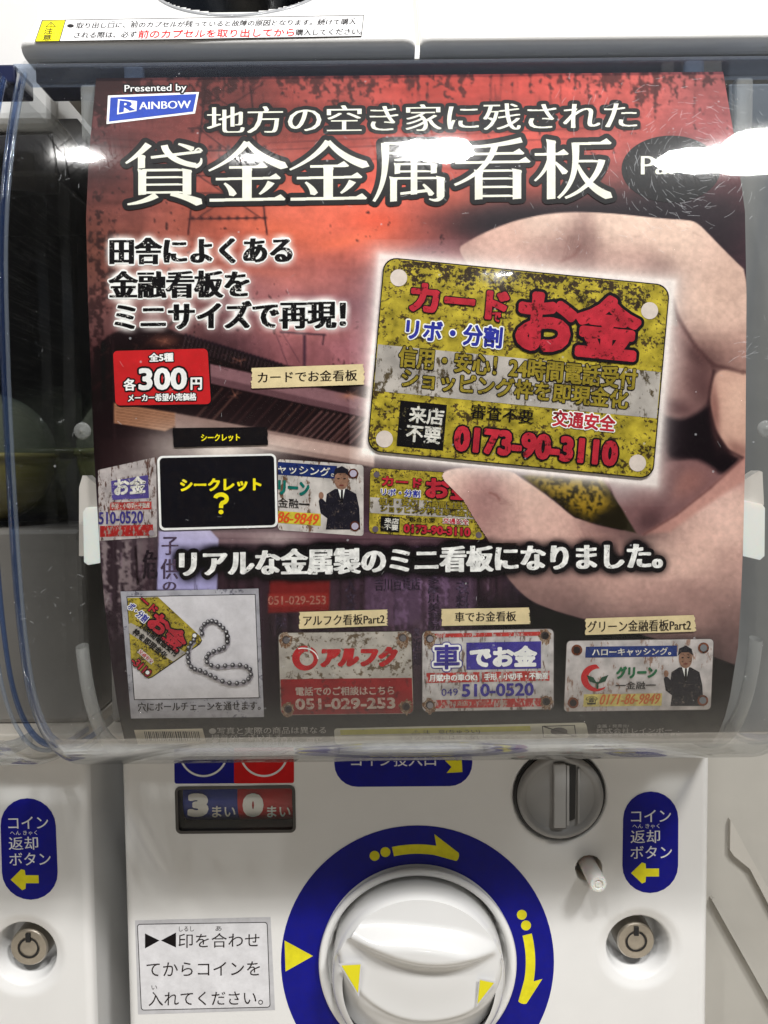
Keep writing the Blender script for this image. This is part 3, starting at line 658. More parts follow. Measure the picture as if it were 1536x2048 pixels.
poly([(1510, 898), (1488, 912), (1446, 950), (1421, 975), (1354, 1028), (1286, 1069), (1340, 1064), (1400, 1020), (1460, 980), (1510, 950)], (176, 128, 118), 6, .8, tex=HM)
for pts, c, wd, a in (([(1336, 566), (1354, 633), (1390, 692), (1426, 730), (1486, 744), (1500, 744)], (66, 42, 42), 7, .75), ([(1428, 740), (1421, 775), (1417, 806), (1430, 862), (1455, 900), (1486, 916)], (40, 22, 26), 5, .7), ([(1160, 490), (1150, 510), (1120, 524)], (110, 72, 68), 6, .55),
        ([(1488, 914), (1421, 976), (1354, 1029), (1286, 1070)], (84, 52, 52), 4, .6), ([(978, 985), (992, 990), (1000, 1000)], (120, 76, 72), 4, .6)):
    for p, q in zip(pts[:-1], pts[1:]): line(p, q, wd, c, a, wd * .7, tex=HM)
for k in range(70):     # skin lines
    x = random.uniform(960, 1485); y = random.choice([random.uniform(440, 700), random.uniform(960, 1260)]); a_ = (random.uniform(-.5, .5) + (.9 if y < 720 and x > 1330 else 0)) if y < 720 else random.uniform(-.7, .1)
    l = random.uniform(8, 30); line((x, y), (x + l * math.cos(a_), y + l * math.sin(a_)), 1.4, random.choice([(120, 84, 78), (224, 190, 174)]), .22, 1.2, tex=HM)
for k in range(9):      # knuckle creases
    line((1138 + k * 5, 470 + k * 3), (1124 + k * 6, 522 - k), 1.6, (112, 74, 70), .35, 1.2, tex=HM); line((1372 + k * 4, 636 + k * 9), (1352 + k * 6, 664 + k * 7), 1.6, (120, 80, 74), .3, 1.2, tex=HM)
    line((960 + k * 5, 984 + k * 3), (984 + k * 5, 978 + k * 4), 1.4, (118, 78, 74), .3, 1.2, tex=HM); line((1150 + k * 12, 1050 + k * 4), (1168 + k * 12, 1090 + k * 4), 1.6, (140, 98, 90), .28, 1.5, tex=HM)
poly([(1334, 560), (1345, 600), (1356, 652), (1326, 650)], (110, 100, 98), 1.5, .6)
# dull yellow plate behind the thumb
poly([(1040, 950), (1205, 958), (1245, 1020), (1272, 1066), (1200, 1050), (1150, 1034), (1100, 992)], (40, 36, 24), 2, .95)
PIC_m = sm((N5 * .6 + N2 * .5 + .25) / .4)
poly([(1060, 955), (1200, 962), (1222, 1010), (1180, 1036), (1120, 1004)], (150, 122, 44), 16, .8, tex=PIC_m)
# white glow round the big plate and behind the dark card
q = [(762, 512), (1346, 565), (1310, 968), (728, 905)]
w_ = PIC.win(700, 480, 1400, 1010); d_ = sdf(q, GX[w_], GY[w_]); PIC.put(w_, np.clip(np.exp(-np.maximum(d_ - 2, 0) / 15.0) * .85, 0, 1), (236, 228, 222))
for a_ in ((430, 980, 150, 96, .55), (340, 890, 60, 40, .4), (500, 900, 90, 20, .5), (440, 900, 60, 22, .8), (560, 1075, 60, 16, .4)):
    blob(*a_[:4], (216, 206, 198), a_[4])
# text glows (shapes come from the lettering itself)
def glow(items, r, c, gain, a=1.0):
    mk_ = np.zeros((AH, AW))
    for s, q_, k in items:
        cp, T = text_px(s, q_, **k)
        for P in cp[:1]:
            for t in T:
                p = P[t]; x0, y0 = p.min(0); x1, y1 = p.max(0)
                i0 = max(0, int((y0 - AY0) / AS)); i1 = min(AH - 1, int((y1 - AY0) / AS) + 1); j0 = max(0, int((x0 - AX0) / AS)); j1 = min(AW - 1, int((x1 - AX0) / AS) + 1)
                if i1 < i0 or j1 < j0: continue
                X = GX[i0:i1 + 1, j0:j1 + 1]; Y = GY[i0:i1 + 1, j0:j1 + 1]
                s1 = (p[1, 0] - p[0, 0]) * (Y - p[0, 1]) - (p[1, 1] - p[0, 1]) * (X - p[0, 0])
                s2 = (p[2, 0] - p[1, 0]) * (Y - p[1, 1]) - (p[2, 1] - p[1, 1]) * (X - p[1, 0])
                s3 = (p[0, 0] - p[2, 0]) * (Y - p[2, 1]) - (p[0, 1] - p[2, 1]) * (X - p[2, 0])
                ins = ((s1 >= 0) & (s2 >= 0) & (s3 >= 0)) | ((s1 <= 0) & (s2 <= 0) & (s3 <= 0))
                mk_[i0:i1 + 1, j0:j1 + 1] = np.maximum(mk_[i0:i1 + 1, j0:j1 + 1], ins)
    m_ = np.clip(blur(mk_, r) * gain, 0, 1) * a
    PIC.a = PIC.a * (1 - m_[..., None]) + np.array(c, float) * m_[..., None]
T_SUB = [("田舎によくある", bar(221, 476, 583, 529, -.008), dict(bold=.01)), ("金融看板を", bar(219, 542, 497, 597, -.008), dict(bold=.01)), ("ミニサイズで再現！", bar(231, 605, 690, 662, -.012), dict(bold=.01))]
T_REAL = ("リアルな金属製のミニ看板になりました。", bar(360, 1101, 1324, 1154, -.0175), dict(bold=.012))
glow(T_SUB, 8, (250, 244, 238), 4.5)
glow([T_REAL], 13, (14, 11, 14), 11.0)
glow([("地方の空き家に残された", bar(416, 214, 1272, 268, -.0125), {})], 12, (18, 12, 14), 1.6, .8)
PIC.a *= (1 + 0.05 * N5)[..., None]
kc_ = (0.09 + 0.22 * sm((GY - 640) / 60) * (1 - HM))[..., None]; PIC.a = np.clip(PIC.a + (PIC.a - 84) * kc_, 6, 255)
# build the sheet: rows and columns follow the paper's own edges
E_Y = [150, 300, 430, 600, 900, 1100, 1200, 1300, 1400, 1440, 1470, 1492]
E_L = [192, 178, 172, 176, 188, 200, 209, 220, 234, 241, 248, 255]
E_R = [1446, 1472, 1490, 1493, 1491, 1486, 1482, 1476, 1460, 1450, 1438, 1424]
NR, NC = 600, 580
poster = root('poster', 'dark red printed poster with a hand holding a yellow plate, behind the clear window', 'poster', loc=(CX, 3.08, -1.25))
vv = np.linspace(150, 1492, NR); lx = np.interp(vv, E_Y, E_L); rx_ = np.interp(vv, E_Y, E_R)
uu = np.linspace(0, 1, NC)[None]
PX = lx[:, None] * (1 - uu) + rx_[:, None] * uu; PY = vv[:, None] - 0.0105 * (PX - 820)
fx = np.clip((PX - AX0) / AS, 0, AW - 1.001); fy = np.clip((PY - AY0) / AS, 0, AH - 1.001)
ix = fx.astype(int); iy = fy.astype(int); fx = (fx - ix)[..., None]; fy = (fy - iy)[..., None]; A = PIC.a
CC = (A[iy, ix] * (1 - fx) + A[iy, ix + 1] * fx) * (1 - fy) + (A[iy + 1, ix] * (1 - fx) + A[iy + 1, ix + 1] * fx) * fy
PM = bpy.data.materials.new('poster_print'); PM.use_nodes = True; t = PM.node_tree; b = t.nodes['Principled BSDF']
at = t.nodes.new('ShaderNodeAttribute'); at.attribute_name = 'tone'; b.inputs['Roughness'].default_value = 0.5; b.inputs['Specular IOR Level'].default_value = 0.12
a2 = t.nodes.new('ShaderNodeAttribute'); a2.attribute_name = 'print'; n = t.nodes.new('ShaderNodeTexNoise'); n.inputs['Scale'].default_value = 45; n.inputs['Detail'].default_value = 4
mr = t.nodes.new('ShaderNodeMapRange'); mr.inputs['From Min'].default_value = .25; mr.inputs['From Max'].default_value = .75; mr.inputs['To Min'].default_value = .92; mr.inputs['To Max'].default_value = 1.06
mu = t.nodes.new('ShaderNodeMix'); mu.data_type = 'RGBA'; mu.blend_type = 'MULTIPLY'; mu.inputs['Factor'].default_value = 1
t.links.new(a2.outputs['Vector'], n.inputs['Vector']); t.links.new(n.outputs['Fac'], mr.inputs['Value']); t.links.new(at.outputs['Color'], mu.inputs['A']); t.links.new(mr.outputs[0], mu.inputs['B']); t.links.new(mu.outputs['Result'], b.inputs['Base Color'])
mk('sheet', POSTER.map(PX.ravel(), PY.ravel()), gridfaces(NR, NC), PM, poster, pr=np.c_[PX.ravel(), PY.ravel()], col=srgb(np.clip(CC.reshape(-1, 3), 0, 255)), smooth=True)
# the paper's white back
bk = POSTER.map(PX[::12, ::20].ravel(), PY[::12, ::20].ravel(), -0.006); nr_, nc_ = PX[::12, ::20].shape
mk('paper_back', bk, gridfaces(nr_, nc_), principled('paper', (.6, .6, .6), .6), poster, smooth=True)
S = POSTER
CREAM = ink((232, 230, 214)); BLK = ink((16, 14, 18)); WHT = ink((244, 243, 240)); RED = ink((196, 32, 40)); BLU = ink((38, 62, 170)); TAPE = ink((226, 206, 160)); TBLK = ink((30, 20, 18))
GLD = ink((250, 232, 30))
DBLK = ink((14, 12, 14), wear=.20, wc=(246, 240, 234), scale=3.2); DWHT = ink((248, 246, 242), wear=.20, wc=(20, 14, 16), scale=3.2)
# --- head block
write('lettering', S, "Presented by", bar(249, 170, 373, 188, -.02), 1, BLK, poster, bold=.01, stroke=3.0, ns=8)
write('lettering', S, "Presented by", bar(249, 170, 373, 188, -.02), 2, WHT, poster, bold=.012)
lg = polydecal('logo_plate', S, [(216, 191), (398, 184), (390, 227), (213, 248)], 1, WHT, poster)
polydecal('logo_field', S, [(221, 195), (393, 188), (386, 223), (218, 243)], 2, ink((44, 74, 178)), lg)
polydecal('logo_tile', S, [(236, 198), (274, 202), (273, 222), (234, 229)], 3, WHT, lg)
write('lettering', S, "R", [(241, 201), (269, 203), (268, 220), (239, 225)], 4, ink((44, 74, 178)), lg, bold=.02, smear=3)
write('lettering', S, "AINBOW", bar(279, 204, 381, 219, -.03), 3, WHT, lg, smear=1.8, bold=-.012)
for s_, q_ in (("地方の空き家に残された", bar(416, 214, 1272, 267, -.0125)),):
    write('headline_outline', S, s_, q_, 1, BLK, poster, bold=.0, smear=4, stroke=7.5, ns=16)
    write('headline', S, s_, q_, 2, CREAM, poster, bold=-.013, smear=4.5, res=3)
mx0 = [(250, 289, 407, 410), (416, 284, 572, 404), (578, 282, 735, 402), (746, 281, 898, 404), (906, 280, 1062, 400), (1068, 279, 1224, 399)]
for ch, (x0, y0, x1, y1) in zip("貸金金属看板", mx0):
    ming('headline_outline', S, ch, bar(x0, y0, x1, y1, -.012), 3, BLK, poster, stroke=10)
    ming('headline', S, ch, bar(x0, y0, x1, y1, -.012), 4, CREAM, poster)
ep = ellipse_pts(1342, 338, 99, 67); polydecal('badge', S, ep, 1, BLK, poster)
write('lettering', S, "Part2", bar(1283, 312, 1408, 349, -.01), 2, CREAM, poster, smear=2.5, bold=-.008)
for s_, q_, k_ in T_SUB:
    write('slogan_outline', S, s_, q_, 1, WHT, poster, stroke=3.5, smear=3, ns=10, bold=.01)
    write('slogan', S, s_, q_, 2, DBLK, poster, bold=.012, smear=5, wob=.5)
write('slogan_halo', S, T_REAL[0], T_REAL[1], 2, BLK, poster, stroke=9, ns=12)
write('slogan', S, T_REAL[0], T_REAL[1], 3, DWHT, poster, bold=.018, smear=4.5, wob=.5)
# --- price badge
pb = decal('price_badge', S, [(228, 703), (418, 699), (425, 812), (232, 814)], 1, BLK, poster, r=9)
decal('badge_field', S, [(226, 702), (415, 697), (422, 808), (231, 811)], 2, ink((196, 34, 38)), pb, r=9)
for s_, q_, st in (("全5種", bar(298, 706, 347, 724, -.02), 2.2), ("各", bar(247, 757, 272, 782), 3), ("300", bar(277, 736, 374, 781, -.015), 4), ("円", bar(381, 755, 404, 780), 3), ("メーカー希望小売価格", bar(256, 788, 393, 804, -.02), 2)):
    write('lettering', S, s_, q_, 3, BLK, pb, stroke=st, ns=10, bold=.03)
    write('lettering', S, s_, q_, 4, WHT, pb, bold=.035)
# --- paper tapes
def tape(q, s_, tq):
    t_ = decal('paper_tape', S, q, 6, TAPE, poster, jag=2.0, nr=18)
    write('lettering', S, s_, tq, 7, TBLK, t_, bold=-.004, smear=1.0, res=3)
tape([(503, 736), (727, 728), (729, 769), (503, 777)], "カードでお金看板", bar(516, 744, 714, 766, -.025))
tape([(599, 1224), (774, 1219), (775, 1251), (599, 1258)], "アルフク看板Part2", bar(607, 1231, 769, 1252, -.025))
tape([(883, 1218), (1058, 1215), (1060, 1248), (883, 1252)], "車でお金看板", bar(910, 1224, 1032, 1244, -.015))
tape([(1171, 1237), (1389, 1230), (1391, 1263), (1171, 1270)], "グリーン金融看板Part2", bar(1175, 1242, 1382, 1265, -.02))
# --- secret card and its tag
tg = decal('black_tag', S, [(345, 856), (534, 854), (536, 890), (347, 895)], 6, BLK, poster, jag=1)
write('lettering', S, "シークレット", bar(402, 868, 480, 883, -.01), 7, GLD, tg, bold=.03)
sc = decal('secret_card', S, [(314, 912), (552, 907), (556, 1054), (319, 1061)], 6, WHT, poster, r=11)
decal('card_field', S, [(319, 916), (548, 911), (551, 1050), (323, 1056)], 7, ink((12, 12, 20)), sc, r=8)
write('lettering', S, "シークレット", bar(360, 957, 523, 984, -.012), 8, GLD, sc, bold=.045)
ar_ = ellipse_pts(442, 997.5, 11.5, 8.5, 22, a0=-3.0, a1=1.35)
polydecal('question_mark', S, np.vstack([strip_pts(np.vstack([ar_, [(442.5, 1009), (442, 1016)]]), 8.5)]), 8, GLD, sc); polydecal('question_dot', S, ellipse_pts(442, 1024, 5, 4.6, 16), 8, GLD, sc)
# --- printed plates
class Plate:
    """affine frame of a printed plate: u, v in 0..1"""
    def __init__(s, o, U, V): s.o = np.array(o, float); s.U = np.array(U, float); s.V = np.array(V, float)
    def P(s, u, v): return s.o + s.U * u + s.V * v
    def q(s, u0, v0, u1, v1): return [s.P(u0, v0), s.P(u1, v0), s.P(u1, v1), s.P(u0, v1)]
YB = Plate((770, 516), (568, 56), (-34, 384))
def loc(p):
    M2 = np.array([YB.U, YB.V]).T; return np.linalg.solve(M2, np.array(p, float) - YB.o)
def yel_items():
    I = [("カード", (820, 592), (1018, 614), 60, 'r', .05), ("で", (984, 632), (1002, 636), 20, 'r', .05), ("お金", (1033, 638), (1282, 660), 128, 'R', .05), ("リボ・分割", (812, 659), (1005, 674), 44, 'b', .035),
        ("信用・安心！24時間電話受付", (797, 714), (1275, 757), 44, 'g', .03), ("ショッピング枠を即現金化", (803, 757), (1257, 797), 40, 'g', .03), ("審査不要", (941, 823), (1067, 833), 30, 'k', .015),
        ("交通安全", (1105, 836), (1231, 847), 34, 'w', .03), ("0173-90-3110", (908, 877), (1236, 907), 52, 'n', .045), ("来店", (818, 828), (888, 834), 34, 'x', .03), ("不要", (812, 866), (882, 872), 34, 'x', .03)]
    out = []
    for s_, l, r, h, kind, b_ in I:
        a = loc(l); c = loc(r); hv = h / np.linalg.norm(YB.V); vm = (a[1] + c[1]) / 2
        out.append((s_, (a[0], vm - hv / 2, c[0], vm + hv / 2), kind, b_))
    return out
YI = yel_items()
YEL = ink((192, 172, 56), wear=.44, wc=(78, 62, 36), scale=1.7, low=.38); YELS = ink((186, 166, 56), wear=.42, wc=(70, 56, 34), scale=3.4, low=.4)
GRB = ink((184, 176, 168), wear=.34, wc=(84, 72, 52), scale=.9, streak=.5); REDW = ink((188, 44, 58), wear=.32, wc=(90, 24, 26), scale=1.6); BLUW = ink((48, 54, 156), wear=.2, wc=(30, 30, 60), scale=1.5)
GOLDW = ink((150, 132, 44), wear=.34, wc=(58, 46, 22), scale=1.8); HOLE = ink((214, 200, 190)); BLKW = ink((18, 16, 18), wear=.24, wc=(120, 110, 80), scale=2); WHW = ink((228, 224, 214), wear=.36, wc=(22, 20, 20), scale=3)
def inside(p, poly_):
    x, y = p; c = False; n = len(poly_)
    for i in range(n):
        a = poly_[i]; b = poly_[(i + 1) % n]
        if (a[1] > y) != (b[1] > y) and x < (b[0] - a[0]) * (y - a[1]) / (b[1] - a[1]) + a[0]: c = not c
    return c
def yellow_plate(PL, L, k, par, full=True, clip=None, hole=HOLE, mat=YEL):
    sc_ = k
    if clip is None:
        e = decal('printed_plate', S, PL.q(-.004, -.006, 1.004, 1.006), L, BLK, par, r=26 * sc_ + 1)
        decal('plate_face', S, PL.q(0, 0, 1, 1), L + 1, mat, e, r=26 * sc_)
        if k > .9:
            for v0, v1, w_ in ((.004, .035, .74), (.035, .075, .64), (.075, .13, .55)): decal('plate_grime', S, PL.q(.05, v0, .95, v1), L + 1.5, ink((192, 172, 56), wear=w_, wc=(62, 48, 34), scale=1.7, low=.38), e)
        decal('plate_band', S, PL.q(0.002, .449, .998, .69), L + 2, GRB, e)
        decal('plate_box', S, PL.q(.098, .727, .262, .965), L + 2, BLKW, e)
        for u_, v_ in ((.054, .095), (.94, .137), (.054, .935), (.945, .93)):
            c_ = PL.P(u_, v_); polydecal('plate_hole', S, ellipse_pts(c_[0], c_[1], 17 * sc_, 17 * sc_, 28), L + 3, hole, e)
    else: e = par
    for s_, (u0, v0, u1, v1), kd, b_ in YI:
        q_ = PL.q(u0, v0, u1, v1)
        st = {'R': 6, 'r': 2.2, 'n': 3.4, 'g': 1.7, 'b': 2.4, 'w': 2.2}.get(kd, 0) * sc_
        back = {'R': BLK, 'r': BLK, 'n': BLK, 'g': BLK, 'b': WHT, 'w': WHT}.get(kd)
        top_ = {'R': REDW, 'r': REDW, 'n': REDW, 'g': GOLDW, 'b': BLUW, 'w': REDW, 'k': BLK, 'x': WHW}[kd]
        for mt, stx, LL, bb in ((back, st, L + 4, b_), (top_, 0, L + 5, b_)):
            if mt is None: continue
            write('lettering', S, s_, q_, LL, mt, e, bold=bb, stroke=stx)
    return e
# background plates on the wall of the shack
G1 = Plate((556, 918), (171, 12), (0, 142))
WPL = ink((206, 198, 192), wear=.33, wc=(112, 84, 66), scale=1.4, streak=.4)
def man(cx, cy, h, L, par):
    k = h / 120.0
    su = ink((30, 28, 38), wear=.25, wc=(110, 96, 88), scale=4); sk = ink((150, 112, 92), wear=.3, wc=(90, 60, 48), scale=4)
    f = lambda pts: [(cx + x * k, cy + y * k) for x, y in pts]
    e = polydecal('printed_figure', S, f([(-30, 62), (-27, 40), (-40, 30), (-44, 6), (-40, -2), (-30, 8), (-28, -8), (-12, -18), (12, -18), (30, -8), (36, 20), (38, 62)]), L, su, par)
    polydecal('shirt', S, f([(-6, -18), (8, -18), (2, 12)]), L + 1, WHT, e)
    polydecal('face', S, ellipse_pts(cx + 1 * k, cy - 36 * k, 14 * k, 20 * k, 24), L + 1, sk, e)
    polydecal('tie', S, f([(0, -16), (4, -16), (4, 8), (1, 12), (-1, 8)]), L + 2, BLK, e)
    for dx in (-6, 6): polydecal('eye', S, ellipse_pts(cx + (1 + dx) * k, cy - 38 * k, 2.6 * k, 1.3 * k, 10), L + 2, BLK, e)
    polydecal('mouth', S, ellipse_pts(cx + 1 * k, cy - 25 * k, 5 * k, 1.4 * k, 10), L + 2, ink((110, 50, 46)), e); polydecal('raised_hand', S, ellipse_pts(cx - 39 * k, cy - 5 * k, 5 * k, 7 * k, 14), L + 1, sk, e)
    polydecal('hair', S, f([(-15, -42), (-12, -57), (2, -63), (14, -56), (17, -42), (8, -49), (-7, -49)]), L + 2, su, e)
    return e
e = decal('printed_plate', S, G1.q(0, 0, 1, 1), 1, WPL, poster, r=6)
decal('banner', S, G1.q(0, .04, .69, .22), 2, ink((30, 46, 104), wear=.3, wc=(20, 24, 44), scale=3), e); write('lettering', S, "ャッシング。", G1.q(.0, .07, .66, .2), 3, WHW, e, bold=.02)
write('lettering', S, "リーン", G1.q(.0, .29, .37, .5), 3, ink((20, 110, 100), wear=.2, wc=(16, 60, 60), scale=4), e, bold=.05); write('lettering', S, "金融━", G1.q(0, .54, .37, .68), 3, BLKW, e, bold=.01)
decal('yellow_bar', S, G1.q(0, .73, .5, .9), 2, ink((212, 196, 60), wear=.3, wc=(170, 150, 90), scale=3), e); write('lettering', S, "86-9849", G1.q(0, .74, .47, .89), 3, ink((216, 84, 40)), e, italic=.25, smear=1.5)
man(682, 996, 122, 2, e)
for u_, v_ in ((.88, .13), (.9, .87)):
    c_ = G1.P(u_, v_); polydecal('rust_ring', S, ellipse_pts(*c_, 10, 10, 20), 4, ink((92, 44, 26), wear=.4, wc=(40, 20, 14), scale=3), e); polydecal('plate_hole', S, ellipse_pts(*c_, 7, 7, 20), 5, ink((176, 168, 186)), e)
B1 = Plate((198, 934), (115, -14), (2, 146))
e = decal('printed_plate', S, [(196, 940), (312, 914), (314, 1074), (198, 1082)], 1, ink((188, 178, 176), wear=.42, wc=(96, 70, 62), scale=2.2, streak=.3), poster, r=3)
decal('blue_field', S, [(222, 962), (296, 950), (298, 996), (224, 1000)], 2, ink((84, 72, 140), wear=.3, wc=(170, 160, 170), scale=3), e); write('lettering', S, "お金", bar(228, 957, 292, 992, -.1), 3, WHW, e, bold=.04)
decal('red_bar', S, bar(220, 1005, 303, 1021, -.03), 2, ink((176, 56, 52), wear=.4, wc=(190, 170, 160), scale=3), e); write('lettering', S, "手形・小切手・不動産", bar(222, 1007, 300, 1018, -.03), 3, WHW, e, bold=.02)
write('lettering', S, "510-0520", bar(197, 1024, 286, 1049, -.03), 3, ink((66, 58, 130), wear=.2, wc=(150, 140, 150), scale=3), e, bold=.02)
decal('red_bar', S, bar(200, 1052, 306, 1074, -.03), 2, ink((168, 40, 38), wear=.42, wc=(160, 140, 132), scale=3, streak=.4), e)
polydecal('plate_hole', S, ellipse_pts(303, 1066, 6, 6, 16), 4, ink((150, 140, 146)), e)
yellow_plate(Plate((741, 936), (232, 14), (-3, 130)), 1, .36, poster, clip=None, mat=YELS, hole=ink((100, 90, 100)))
# the hand covers the right end of the small plate: repaint that piece of hand above it
hp = [(882, 951), (893, 970), (925, 1000), (952, 1046), (975, 1080), (1030, 1080), (1030, 944), (975, 936), (925, 935), (890, 941)]
w_ = PIC.win(880, 930, 1034, 1084); Xh = GX[w_]; Yh = GY[w_]; hmk = sdf([(882, 951), (890, 941), (925, 935), (975, 936), (1026, 944), (1034, 950), (1100, 995), (1100, 1120), (985, 1100), (975, 1080), (952, 1046), (925, 1000), (890, 966)], Xh, Yh) < 0
nr_, nc_ = Xh.shape; fa = gridfaces(nr_, nc_); ok = hmk.ravel()[fa].all(1); fa = fa[ok]; used = np.unique(fa); re = np.zeros(nr_ * nc_, int); re[used] = np.arange(len(used))
Pp = np.c_[Xh.ravel(), Yh.ravel()][used]
mk('printed_thumb', S.map(Pp[:, 0], Pp[:, 1], 8.5 * LAYER), re[fa], PM, poster, pr=Pp, col=srgb(np.clip(PIC.a[w_].reshape(-1, 3)[used], 0, 255)), smooth=True)
# the big plate
yellow_plate(YB, 10, 1.0, poster)
# vertical notices
PUR = ink((78, 62, 84), wear=.35, wc=(110, 90, 104), scale=3); PUR2 = ink((40, 28, 44), wear=.42, wc=(90, 74, 98), scale=3)
for ch, q_ in (("子", bar(324, 1074, 356, 1110)), ("供", bar(322, 1118, 356, 1158)), ("の", bar(326, 1164, 352, 1181))):
    write('lettering', S, ch, q_, 1, PUR, poster, smear=2)
write('lettering', S, "危", bar(286, 1100, 314, 1158), 1, ink((34, 24, 32), wear=.3, wc=(80, 66, 74), scale=3), poster, smear=3)
for s_, x, y, w2, h2 in (("衣\n料\n品", 912, 1160, 26, 90), ("多\n摩\n川\n美\n容\n院", 856, 1152, 22, 108), ("吉川百貨店", 750, 1156, 90, 26), ("院", 552, 1233, 20, 24), ("近\n畑", 826, 1276, 16, 56), ("有\n金", 828, 1256, 12, 16), ("入\n文\n具", 690, 1158, 22, 80)):
    write('lettering', S, s_, bar(x, y, x + w2, y + h2), 1, PUR2, poster, smear=1.6, bold=.0)
write('lettering', S, "051-029-253", bar(536, 1192, 652, 1210, -.01), 1, ink((170, 110, 96), wear=.4, wc=(120, 50, 44), scale=4), poster, bold=.02)
# --- photo of the ball chain
FQ = [(241, 1183), (517, 1177), (528, 1434), (262, 1437)]
fr_ = decal('printed_snapshot', S, FQ, 6, ink((176, 174, 182), wear=.30, wc=(112, 110, 122), scale=1.4), poster)
decal('snapshot_line', S, [(253, 1193), (511, 1188), (519, 1396), (268, 1400)], 7, BLK, fr_)
decal('snapshot_field', S, [(254.5, 1194.5), (509.5, 1189.5), (517.5, 1394.5), (269.5, 1398.5)], 8, ink((214, 210, 214)), fr_)
CP = Plate((180, 1110), (246, 178), (-120, 170))
cpoly = [(255, 1196), (316, 1194), (400, 1272), (403, 1280), (399, 1287), (304, 1353), (296, 1356), (288, 1352), (262, 1322)]
polydecal('plate_edge', S, [(x + 1.2, y + 1.5) for x, y in cpoly], 9, BLK, fr_)
polydecal('plate_face', S, cpoly, 9.6, YELS, fr_)
polydecal('plate_band', S, [(257, 1248), (262, 1246), (372, 1305), (346, 1323), (258, 1266)], 10, GRB, fr_)
CPT = Plate((0, 0), (1, 0), (0, 1))
def rot_text(s_, c, w2, h2, ang, mt, L, st=0, bm_=None, b_=.04):
    ca, sa = math.cos(ang), math.sin(ang); f = lambda x, y: (c[0] + x * ca - y * sa, c[1] + x * sa + y * ca)
    q_ = [f(-w2 / 2, -h2 / 2), f(w2 / 2, -h2 / 2), f(w2 / 2, h2 / 2), f(-w2 / 2, h2 / 2)]
    if st: write('lettering', S, s_, q_, L, bm_, fr_, bold=b_, stroke=st, ns=10)
    write('lettering', S, s_, q_, L + 1, mt, fr_, bold=b_)
A_ = .73
rot_text("お金", (336, 1263), 86, 42, A_, REDW, 12, 3, BLK, .05); rot_text("ード", (297, 1210), 40, 18, A_, REDW, 12, 1.5, BLK, .05); rot_text("ボ・分割", (276, 1225), 46, 17, A_, BLUW, 12, 1.6, WHT, .03)
rot_text("24時間電話受付", (318, 1279), 96, 15, A_ - .05, BLKW, 12, 0, None, .03); rot_text("枠を即現金化", (300, 1287), 84, 15, A_ - .05, BLKW, 12, 0, None, .03)
rot_text("交通安全", (292, 1313), 36, 9, A_, REDW, 12, 1, WHT, .03); rot_text("-3110", (283, 1334), 46, 17, A_, REDW, 12, 1.4, BLK, .04)
for c_ in ((295, 1345), (389, 1271)):
    polydecal('plate_hole', S, ellipse_pts(*c_, 5, 5, 20), 14, BLK, fr_); polydecal('plate_hole', S, ellipse_pts(*c_, 4, 4, 20), 14.5, WHT, fr_)
CH = [(808, 235), (806, 215), (818, 197), (832, 187), (848, 184), (865, 188), (880, 200), (893, 212), (905, 228), (911, 246), (910, 268), (896, 290), (878, 298), (855, 305), (835, 316), (826, 330), (828, 348), (845, 361), (872, 366), (901, 363), (931, 360), (960, 360), (985, 366), (1000, 378), (1004, 398), (994, 416), (975, 428), (948, 433), (918, 432), (890, 425), (862, 412), (842, 401), (822, 391), (801, 382), (780, 377), (765, 367), (755, 350), (752, 331), (752, 311), (755, 290), (764, 272), (776, 260)]
CH = np.array([(x / 2, 1150 + y / 2) for x, y in CH])
polydecal('chain_shadow', S, strip_pts(CH + [3, 4], 5), 11, ink((168, 162, 172)), fr_)
polydecal('chain_wire', S, strip_pts(CH, 1.6), 15, ink((90, 86, 92)), fr_)
joined('chain_balls', S, [ellipse_pts(x, y, 4.7, 4.7, 12) for x, y in CH], 16, ink((62, 60, 66)), fr_, kind='stuff')
joined('chain_lights', S, [ellipse_pts(x - .8, y - 1.0, 2.6, 2.4, 8) for x, y in CH], 17, ink((150, 148, 154)), fr_, kind='stuff')
joined('chain_glints', S, [ellipse_pts(x - 1.2, y - 1.4, 1.1, 1.0, 6) for x, y in CH], 18, WHT, fr_, kind='stuff')
polydecal('chain_clasp', S, [(450, 1262), (456, 1262), (459, 1280), (455, 1288), (450, 1284)], 17, ink((40, 38, 42)), fr_)
write('lettering', S, "穴にボールチェーンを通せます。", bar(276, 1405, 521, 1423, -.012), 8, TBLK, fr_, smear=.8)
# --- red loan plate
AP = Plate((557, 1266), (265, -3), (5, 164))
e = decal('printed_plate', S, AP.q(-.006, -.01, 1.006, 1.01), 6, ink((60, 50, 48)), poster, r=11)
decal('plate_face', S, AP.q(0, 0, 1, 1), 7, ink((186, 178, 168), wear=.42, wc=(104, 88, 70), scale=1.3), e, r=10)
decal('red_field', S, AP.q(.004, .565, .996, .93), 8, ink((150, 30, 34), wear=.34, wc=(110, 30, 32), scale=1.2), e); decal('red_field', S, AP.q(.004, .9, .996, .997), 7.5, ink((146, 30, 34), wear=.34, wc=(96, 26, 30), scale=1.2), e, r=10)
RW = ink((186, 38, 42), wear=.28, wc=(150, 96, 88), scale=2)
c_ = AP.P(.195, .31); ring = np.vstack([ellipse_pts(c_[0], c_[1], 26, 25, 40, a0=-1.1, a1=4.9), ellipse_pts(c_[0] + 3, c_[1] + 1, 14, 14, 40, a0=-1.1, a1=4.9)[::-1]])
polydecal('printed_swirl', S, ring, 8, RW, e); polydecal('printed_swirl', S, strip_pts(ellipse_pts(c_[0] - 4, c_[1] + 4, 30, 24, 20, a0=-1.9, a1=-.1), 2.2), 9, WHT, e)
